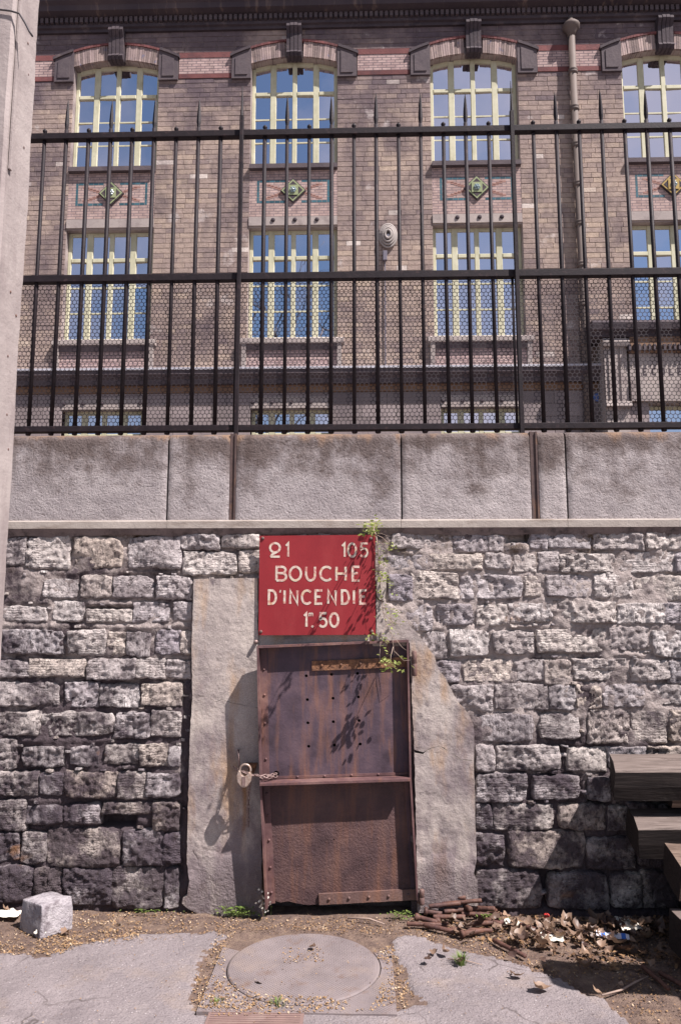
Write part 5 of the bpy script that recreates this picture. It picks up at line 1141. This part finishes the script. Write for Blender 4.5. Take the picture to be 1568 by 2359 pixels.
for x, y, ang, k, z in RODS:
    p = G(x, y, z); o = place('iron_rod', rods[k], (p.x-0.05, p.y, z)); o.rotation_euler = (0, R(rr_.uniform(-9, 9)) if z > 0.02 else 0, R(ang+rr_.uniform(-28, 28)))
    if x > 1400: tag(o, 'rusty iron rod lying in the shade before the stacked sleepers', 'iron rod', 'rods before the sleepers')
    else: tag(o, 'short rusty iron rod in the heap at the foot of the right cement jamb', 'iron rod', 'rusty rods heaped by the door')

# ================================================================ dead leaves and litter
def leaf_mesh(seed, size):
    rs = random.Random(seed); m = MB(); n = 14; out = []
    for k in range(n):
        a = 2*math.pi*k/n; r = size*(0.68+0.32*abs(math.sin(a*2.5+seed)))*rs.uniform(0.72, 1.1); out.append((r*math.cos(a), r*0.8*math.sin(a)))
    c1, c2 = rs.uniform(4, 14), rs.uniform(-9, 12)
    def zf(x, y): return c1*x*x*2+c2*y*y*2+0.25*size*noise.noise(Vector((x*40, y*40, seed)))
    vs = [(0, 0, zf(0, 0))] + [(x*.5, y*.5, zf(x*.5, y*.5)) for x, y in out] + [(x, y, zf(x, y)) for x, y in out]
    fs = [(0, 1+k, 1+(k+1) % n) for k in range(n)] + [(1+k, 1+n+k, 1+n+(k+1) % n, 1+(k+1) % n) for k in range(n)]
    m.add(vs, fs, 0.0); return m.mesh('dry_leaf', MT['dry'], True, (0,0,0))[0]
lms = [leaf_mesh(k, s_) for k, s_ in enumerate((0.030, 0.038, 0.045, 0.034, 0.05, 0.028))]
rl = random.Random(21); LEAF = []
for _ in range(230): LEAF.append((rl.gauss(1350, 130), rl.gauss(2148, 34)))
for _ in range(30): LEAF.append((rl.uniform(1020, 1280), rl.uniform(2085, 2165)))
LEAF += [(x, y) for x, y in ((1000,2200), (985,2222), (1190,2255), (1240,2285), (1375,2290), (5,2090), (25,2088), (45,2100), (15,2105), (0,2080), (38,2082), (285,2125), (150,2150), (600,2270), (720,2195), (905,2210), (1060,2228), (1430,2278), (1500,2230), (1540,2180))]
for x, y in LEAF:
    if y < 2078 or x > 1640 or y > 2330: continue
    p = G(x, y); 
    if p.y > -0.07: continue
    if x > 1525 and p.y > -0.8: continue
    o = place('dry_leaf', rl.choice(lms), (p.x, p.y, 0.006+rl.uniform(0, 0.022))); o.rotation_euler = (R(rl.uniform(-28, 28)), R(rl.uniform(-28, 28)), R(rl.uniform(0, 360))); sc = rl.uniform(0.42, 0.98); o.scale = (sc,)*3
    if x < 500: tag(o, 'brown dry leaf on the ground near the loose paving stone', 'dry leaf', 'dry leaves by the paving stone')
    elif x < 950: tag(o, 'small brown dry leaf lying on or beside the manhole cover', 'dry leaf', 'dry leaves by the manhole')
    else: tag(o, 'curled brown dry leaf on the ground between the rods and the sleepers', 'dry leaf', 'dry leaves by the sleepers')
m = MB(); rf = random.Random(33)
def flake(x, y, s_, c):
    s_ *= 0.8
    z = ground_height(x, y) + 0.003 + rf.random()*0.004; ax, ay = abs(x-mc.x), abs(y-mc.y)
    if max(ax, ay) < hf: z = max(z, 0.0135 if math.hypot(ax, ay) < rad else 0.008)
    a = rf.uniform(0, 6.28); t1, t2 = rf.uniform(-.5, .5), rf.uniform(-.5, .5); e = Vector((math.cos(a), math.sin(a), t1))*s_; g = Vector((-math.sin(a), math.cos(a), t2))*s_*rf.uniform(.35, .8); o = Vector((x, y, z+s_*0.35))
    m.add([o-e, o-g, o+e, o+g+Vector((0,0,s_*.3))], [(0,1,2), (0,2,3)], c)
def scatter(poly, n, c0, c1, s0=0.003, s1=0.008, clump=0.0):
    P2 = pts(*poly); xs_ = [p[0] for p in P2]; ys_ = [p[1] for p in P2]; k = 0; t = 0
    n = int(n*0.72)
    while k < n and t < n*12:
        t += 1; x, y = rf.uniform(min(xs_), max(xs_)), rf.uniform(min(ys_), max(ys_))
        if not inside(x, y, P2) or y > -0.02: continue
        if clump and noise.noise(Vector((x*8, y*8, 2.2)))+rf.uniform(-.35, .35) < clump: continue
        flake(x, y, rf.uniform(s0, s1), min(1, max(0, rf.gauss((c0+c1)/2, (c1-c0)/2)))); k += 1
scatter([(-60,2090), (420,2098), (600,2112), (510,2150), (400,2146), (250,2155), (150,2192), (100,2208), (-60,2200)], 2600, 0.3, 0.85, clump=-0.05)
scatter([(90,2150), (330,2130), (320,2165), (200,2175), (140,2200), (80,2195)], 900, 0.45, 0.8, 0.004, 0.009)
scatter([(600,2108), (985,2108), (985,2155), (900,2160), (700,2140), (520,2150)], 1300, 0.2, 0.75, clump=-0.1)
scatter([(505,2150), (545,2150), (520,2190), (518,2240), (545,2275), (600,2300), (860,2310), (900,2318), (860,2332), (470,2345), (440,2310), (452,2240), (480,2190)], 1500, 0.4, 0.85, clump=-0.2)
scatter([(455,2295), (740,2305), (740,2326), (470,2330)], 420, 0.45, 0.85, 0.004, 0.009)
scatter([(860,2190), (905,2180), (955,2290), (935,2320), (865,2310), (885,2250)], 650, 0.4, 0.85, clump=-0.1)
scatter([(650,2190), (745,2190), (745,2225), (650,2225)], 170, 0.35, 0.8)
scatter([(960,2095), (1330,2095), (1400,2200), (1100,2195), (985,2160)], 1900, 0.3, 0.95, clump=-0.1)
scatter([(1100,2190), (1620,2140), (1620,2400), (1480,2400), (1380,2290), (1250,2240)], 1900, 0.1, 0.7, clump=-0.1)
scatter([(-60,2130), (1620,2130), (1700,2400), (-120,2400)], 1500, 0.0, 0.8, 0.0015, 0.005)
scatter([(-60,2088), (985,2100), (985,2160), (520,2155), (150,2192), (-60,2200)], 3600, 0.0, 0.55, 0.0015, 0.005)
scatter([(960,2088), (1640,2088), (1640,2330), (1380,2290), (1100,2195), (985,2160)], 4200, 0.0, 0.5, 0.0015, 0.006)
scatter([(1000,2095), (1640,2095), (1640,2240), (1400,2235), (1180,2175), (1040,2150)], 1500, 0.0, 0.4, 0.008, 0.020, -0.15)
o = m.build('seed_litter', MT['litter']); tag(o, 'tan seed husks and crumbled leaves strewn over the pavement', 'litter', kind='stuff')

# scraps
def scrap(name, px, py, size, mt, label, cat, seed):
    p = G(px, py); m = MB(); m.grid(lambda u, v: (p.x+(u-.5)*size[0], p.y+(v-.5)*size[1], 0.016+0.02*noise.noise(Vector((u*3, v*3, seed)))+0.012*noise.noise(Vector((u*9, v*9, seed)))), 9, 7)
    for v in m.v:
        d = noise.noise(Vector((v.x*40, v.y*40, seed))); v.x += 0.008*d; v.y -= 0.006*d
    o = m.build(name, mt); tag(o, label, cat); return o
scrap('paper_scrap', 1270, 2165, (0.10, 0.09), MT['paper'], 'crumpled cream paper scrap among the dry leaves', 'paper', 1)
scrap('paper_scrap', 1445, 2135, (0.09, 0.16), MT['paper'], 'cream torn paper beside the blue striped wrapper', 'paper', 6)
scrap('paper_scrap', 20, 2112, (0.12, 0.08), MT['paper'], 'white paper scrap left of the loose paving stone', 'paper', 3)
scrap('paper_scrap', 95, 2154, (0.06, 0.03), MT['paper'], 'tiny white paper scrap in front of the loose paving stone', 'paper', 4)
scrap('paper_scrap', 1180, 2132, (0.07, 0.04), MT['paper'], 'cream paper scrap near the rusty rods', 'paper', 5)
p = G(1412, 2168); wr_ = empty('blue_wrapper', (p.x, p.y, 0.0), 'crumpled white wrapper with two blue stripes among the leaves', 'wrapper')
def wrap(x0, x1, mt, nm):
    m = MB(); c, s_ = math.cos(R(-14)), math.sin(R(-14))
    def fn(u, v):
        a = x0+(x1-x0)*u; b = (v-.5)*0.055; return (p.x+a*c-b*s_, p.y+a*s_+b*c, 0.028+0.010*noise.noise(Vector((a*30, b*30, 2)))-a*0.03)
    m.grid(fn, 5, 4); m.build(nm, mt, wr_, True)
wrap(-0.075, -0.055, MT['white'], 'white_band'); wrap(-0.055, -0.035, MT['bluepaper'], 'blue_stripe'); wrap(-0.035, 0.035, MT['white'], 'white_band'); wrap(0.035, 0.055, MT['bluepaper'], 'blue_stripe'); wrap(0.055, 0.070, MT['white'], 'white_band')
p = G(1258, 2110, 0.01); m = MB(); m.lathe((p.x, p.y, 0.004), [(0.014, 0), (0.015, 0.004), (0.014, 0.014), (0.010, 0.017)], 14); tag(m.build('bottle_cap', MT['cap'], None, True), 'small red bottle cap among the leaves by the wall', 'bottle cap')
def twig(pp_, r, label):
    q = [G(x, y, 0.008) for x, y in pp_]; m = MB(); m.tube(q, [r]*(len(q)-1)+[r*.5], 6); o = m.build('twig', MT['stem'], None, True); tag(o, label, 'twig')
twig([(1385,2292), (1430,2280), (1462,2262), (1492,2248)], 0.004, 'thin bent twig lying on the open asphalt')
twig([(1030,2208), (1070,2212), (1110,2222)], 0.003, 'thin straight twig beside the grass tuft')
twig([(800,2114), (850,2116), (885,2128)], 0.005, 'brown twig lying before the iron door')
twig([(1240,2155), (1256,2142), (1262,2136)], 0.004, 'small broken twig by the cream paper scrap')

# ================================================================ weeds
def blade_tuft(name, px, py, n, h, sp, mt, label, cat='grass tuft'):
    p = G(px, py); m = MB()
    for _ in range(n):
        a = rf.uniform(0, 6.28); d = Vector((math.cos(a), math.sin(a), 0)); r = rf.uniform(0, sp); o = p+d*r*0.4; hh = h*rf.uniform(.5, 1); b = d*rf.uniform(.2, .9)*hh; w_ = Vector((-d.y, d.x, 0))*0.0022
        q0, q1, q2 = o, o+b*.4+Vector((0,0,hh*.65)), o+b+Vector((0,0,hh*.9)); m.add([q0-w_, q0+w_, q1+w_*.8, q1-w_*.8, q2], [(0,1,2,3), (3,2,4)], rf.random())
    o = m.build(name, mt); tag(o, label, cat); return o
blade_tuft('grass_tuft', 1062, 2222, 70, 0.055, 0.05, MT['weed'], 'small grass tuft growing through the asphalt')
blade_tuft('grass_tuft', 640, 2318, 34, 0.035, 0.07, MT['weed'], 'sparse grass tuft at the edge below the manhole')
blade_tuft('grass_tuft', 500, 2315, 22, 0.028, 0.06, MT['weed'], 'tiny grass sprigs left of the valve plate')
def herb(name, px, py, n, sx, sy, hh, label, mt):
    p = G(px, py); m = MB()
    for _ in range(n):
        x, y = rf.gauss(0, sx), rf.gauss(0, sy); h = rf.uniform(0.006, hh); s_ = rf.uniform(0.006, 0.011); a = rf.uniform(0, 6.28); e = Vector((math.cos(a), math.sin(a), rf.uniform(-.2, .5)))*s_; g = Vector((-math.sin(a), math.cos(a), rf.uniform(-.2, .5)))*s_*.6; o = Vector((p.x+x, min(p.y+y, -0.06), h))
        m.add([o-e, o-g, o+e, o+g], [(0,1,2,3)], rf.random()); m.add([o-Vector((.0006,0,h)), o+Vector((.0006,0,-h)), o], [(0,1,2)], rf.random())
    o = m.build(name, mt); tag(o, label, 'weed', kind='stuff'); return o
herb('weed_patch', 545, 2106, 170, 0.055, 0.018, 0.04, 'low green weed patch at the foot of the left cement jamb', MT['weed'])
herb('weed_patch', 925, 2112, 60, 0.04, 0.02, 0.03, 'low green weeds at the right foot of the iron door', MT['weed'])
herb('weed_patch', 1130, 2120, 40, 0.03, 0.02, 0.03, 'few green weeds among the rusty rods', MT['weed'])
herb('weed_patch', 350, 2100, 34, 0.06, 0.012, 0.02, 'sparse small weeds along the wall foot right of the paving stone', MT['weed'])
p = G(606, 2112); fw = empty('flowering_weed', (p.x, p.y, 0), 'thin upright weed with pale flowers at the door\'s lower corner', 'weed')
m = MB()
for k in range(5): d = Vector((rf.uniform(-.03, .03), rf.uniform(-.03, .01), rf.uniform(.07, .14))); m.tube([p, p+d*.5+Vector((0.004,0,0)), p+d], 0.0015, 4)
m.build('stems', MT['stem'], fw)
m = MB()
for k in range(26):
    d = Vector((rf.gauss(0, .016), rf.gauss(0, .012), rf.uniform(.02, .135))); s_ = 0.006; e = Vector((s_, 0, rf.uniform(-.5, .5)*s_)); g = Vector((0, rf.uniform(-.5, .5)*s_, s_)); o = p+d; m.add([o-e, o-g, o+e, o+g], [(0,1,2,3)])
o = m.build('flowers', MT['petal'], fw); o['kind'] = 'stuff'

# ================================================================ climbing plant by the sign
vine = empty('climbing_plant', P(866,1225,-0.03), 'thin trailing vine with fresh pale leaves hanging beside the red sign', 'vine')
rv = random.Random(17)
lf = MB(); 
lf.add([(0,0,0), (0.5,0.34,0.10), (1,0,0.04), (0.5,-0.34,0.10), (0.25,0.26,0.07), (0.25,-0.26,0.07), (0.8,0.2,0.08), (0.8,-0.2,0.08), (0.5,0,0)], [(0,8,1,4), (0,5,3,8), (8,2,6,1), (8,3,7,2)], 0.0)
leaf_me, _ = lf.mesh('leaf', MT['leaf'], True, (0,0,0))
def leaf_at(p, size, droop=0.2):
    o = place('leaf', leaf_me, p, vine); o.rotation_euler = (rv.uniform(-.7, .7), rv.uniform(-.5, .7)+droop, rv.uniform(0, 6.28)); o.scale = (size, size, size)
def stem(path, r=0.0022):
    q = [P(*a) for a in path]; m = MB(); m.tube(q, [r*(1-0.55*i/(len(q)-1)) for i in range(len(q))], 5); m.build('stem', MT['stem'], vine, True); return q
def cluster(px, py, Y, n, spread, size=(0.012, 0.020)):
    c = P(px, py, Y)
    for _ in range(int(n*1.05)): leaf_at(c+Vector((rv.gauss(0, spread*1.35), rv.gauss(0, spread), rv.gauss(0, spread*1.1))), rv.uniform(*size)*1.15)
stem([(858,1208,-0.02), (862,1222,-0.06), (868,1240,-0.075), (871,1270,-0.07), (872,1300,-0.07), (874,1335,-0.07), (877,1370,-0.065), (882,1410,-0.07), (890,1440,-0.07), (902,1462,-0.075), (906,1490,-0.075), (908,1510,-0.08)], 0.003)
stem([(866,1232,-0.07), (880,1238,-0.08), (893,1250,-0.09), (905,1265,-0.09)]); stem([(868,1245,-0.07), (884,1255,-0.10), (898,1262,-0.11)]); stem([(866,1230,-0.07), (876,1228,-0.09), (898,1236,-0.09)], 0.0015)
stem([(871,1280,-0.07), (866,1330,-0.09), (868,1370,-0.10), (872,1400,-0.10)], 0.0015); stem([(882,1410,-0.07), (896,1425,-0.09), (905,1432,-0.10), (925,1440,-0.09)], 0.0015)
stem([(890,1440,-0.07), (880,1460,-0.10), (872,1470,-0.11)], 0.0015); stem([(905,1465,-0.075), (925,1490,-0.09), (935,1498,-0.10)], 0.0015); stem([(877,1468,-0.10), (874,1510,-0.13), (875,1530,-0.14)], 0.001)
stem([(908,1500,-0.08), (930,1522,-0.10), (945,1520,-0.08)], 0.0015); stem([(905,1490,-0.08), (900,1510,-0.13), (898,1530,-0.17)])
cluster(848,1212,-0.10,16,0.016); cluster(862,1218,-0.12,8,0.012); cluster(903,1256,-0.10,14,0.016); cluster(893,1268,-0.10,14,0.018, (0.009,0.015)); cluster(876,1285,-0.085,10,0.012); cluster(872,1326,-0.08,12,0.014); cluster(890,1333,-0.08,12,0.013); cluster(897,1348,-0.08,8,0.010)
cluster(876,1362,-0.09,8,0.010); cluster(880,1378,-0.09,5,0.010); cluster(907,1370,-0.09,3,0.006); cluster(908,1412,-0.09,9,0.012); cluster(912,1432,-0.09,10,0.014); cluster(884,1420,-0.09,4,0.012, (0.008,0.013)); cluster(870,1466,-0.10,10,0.010); cluster(882,1472,-0.11,9,0.012); cluster(852,1468,-0.09,4,0.006); cluster(903,1460,-0.09,5,0.012, (0.008,0.014))
cluster(893,1516,-0.18,18,0.020, (0.016,0.025)); cluster(905,1530,-0.18,22,0.020, (0.017,0.027)); cluster(888,1538,-0.17,12,0.015, (0.015,0.022))
# sprays that arch out over the pavement and throw their shade on plate, door and jamb
def spray(path, n, sz=(0.014, 0.024), sp=0.012):
    q = stem(path, 0.0022)
    for k in range(n):
        t = (0.35+0.65*k/max(1, n-1))*(len(q)-1); i = min(int(t), len(q)-2); c = q[i].lerp(q[i+1], t-i); leaf_at(c+Vector((rv.gauss(0, sp), rv.gauss(0, sp), rv.gauss(0, sp))), rv.uniform(*sz))
spray([(858,1210,-0.05), (857,1200,-0.17), (852,1202,-0.33), (850,1212,-0.47), (853,1220,-0.56)], 26, (0.016,0.03), 0.018)
spray([(860,1210,-0.05), (862,1203,-0.20), (864,1208,-0.35), (862,1216,-0.50), (858,1222,-0.60)], 26, (0.016,0.03), 0.02)
spray([(872,1300,-0.07), (876,1296,-0.13), (880,1300,-0.19)], 9); spray([(873,1335,-0.07), (880,1330,-0.15), (884,1336,-0.22)], 10); spray([(880,1400,-0.07), (888,1400,-0.15), (893,1408,-0.20)], 10)
spray([(866,1235,-0.07), (868,1250,-0.11), (870,1262,-0.13)], 7, (0.010,0.016), 0.008)
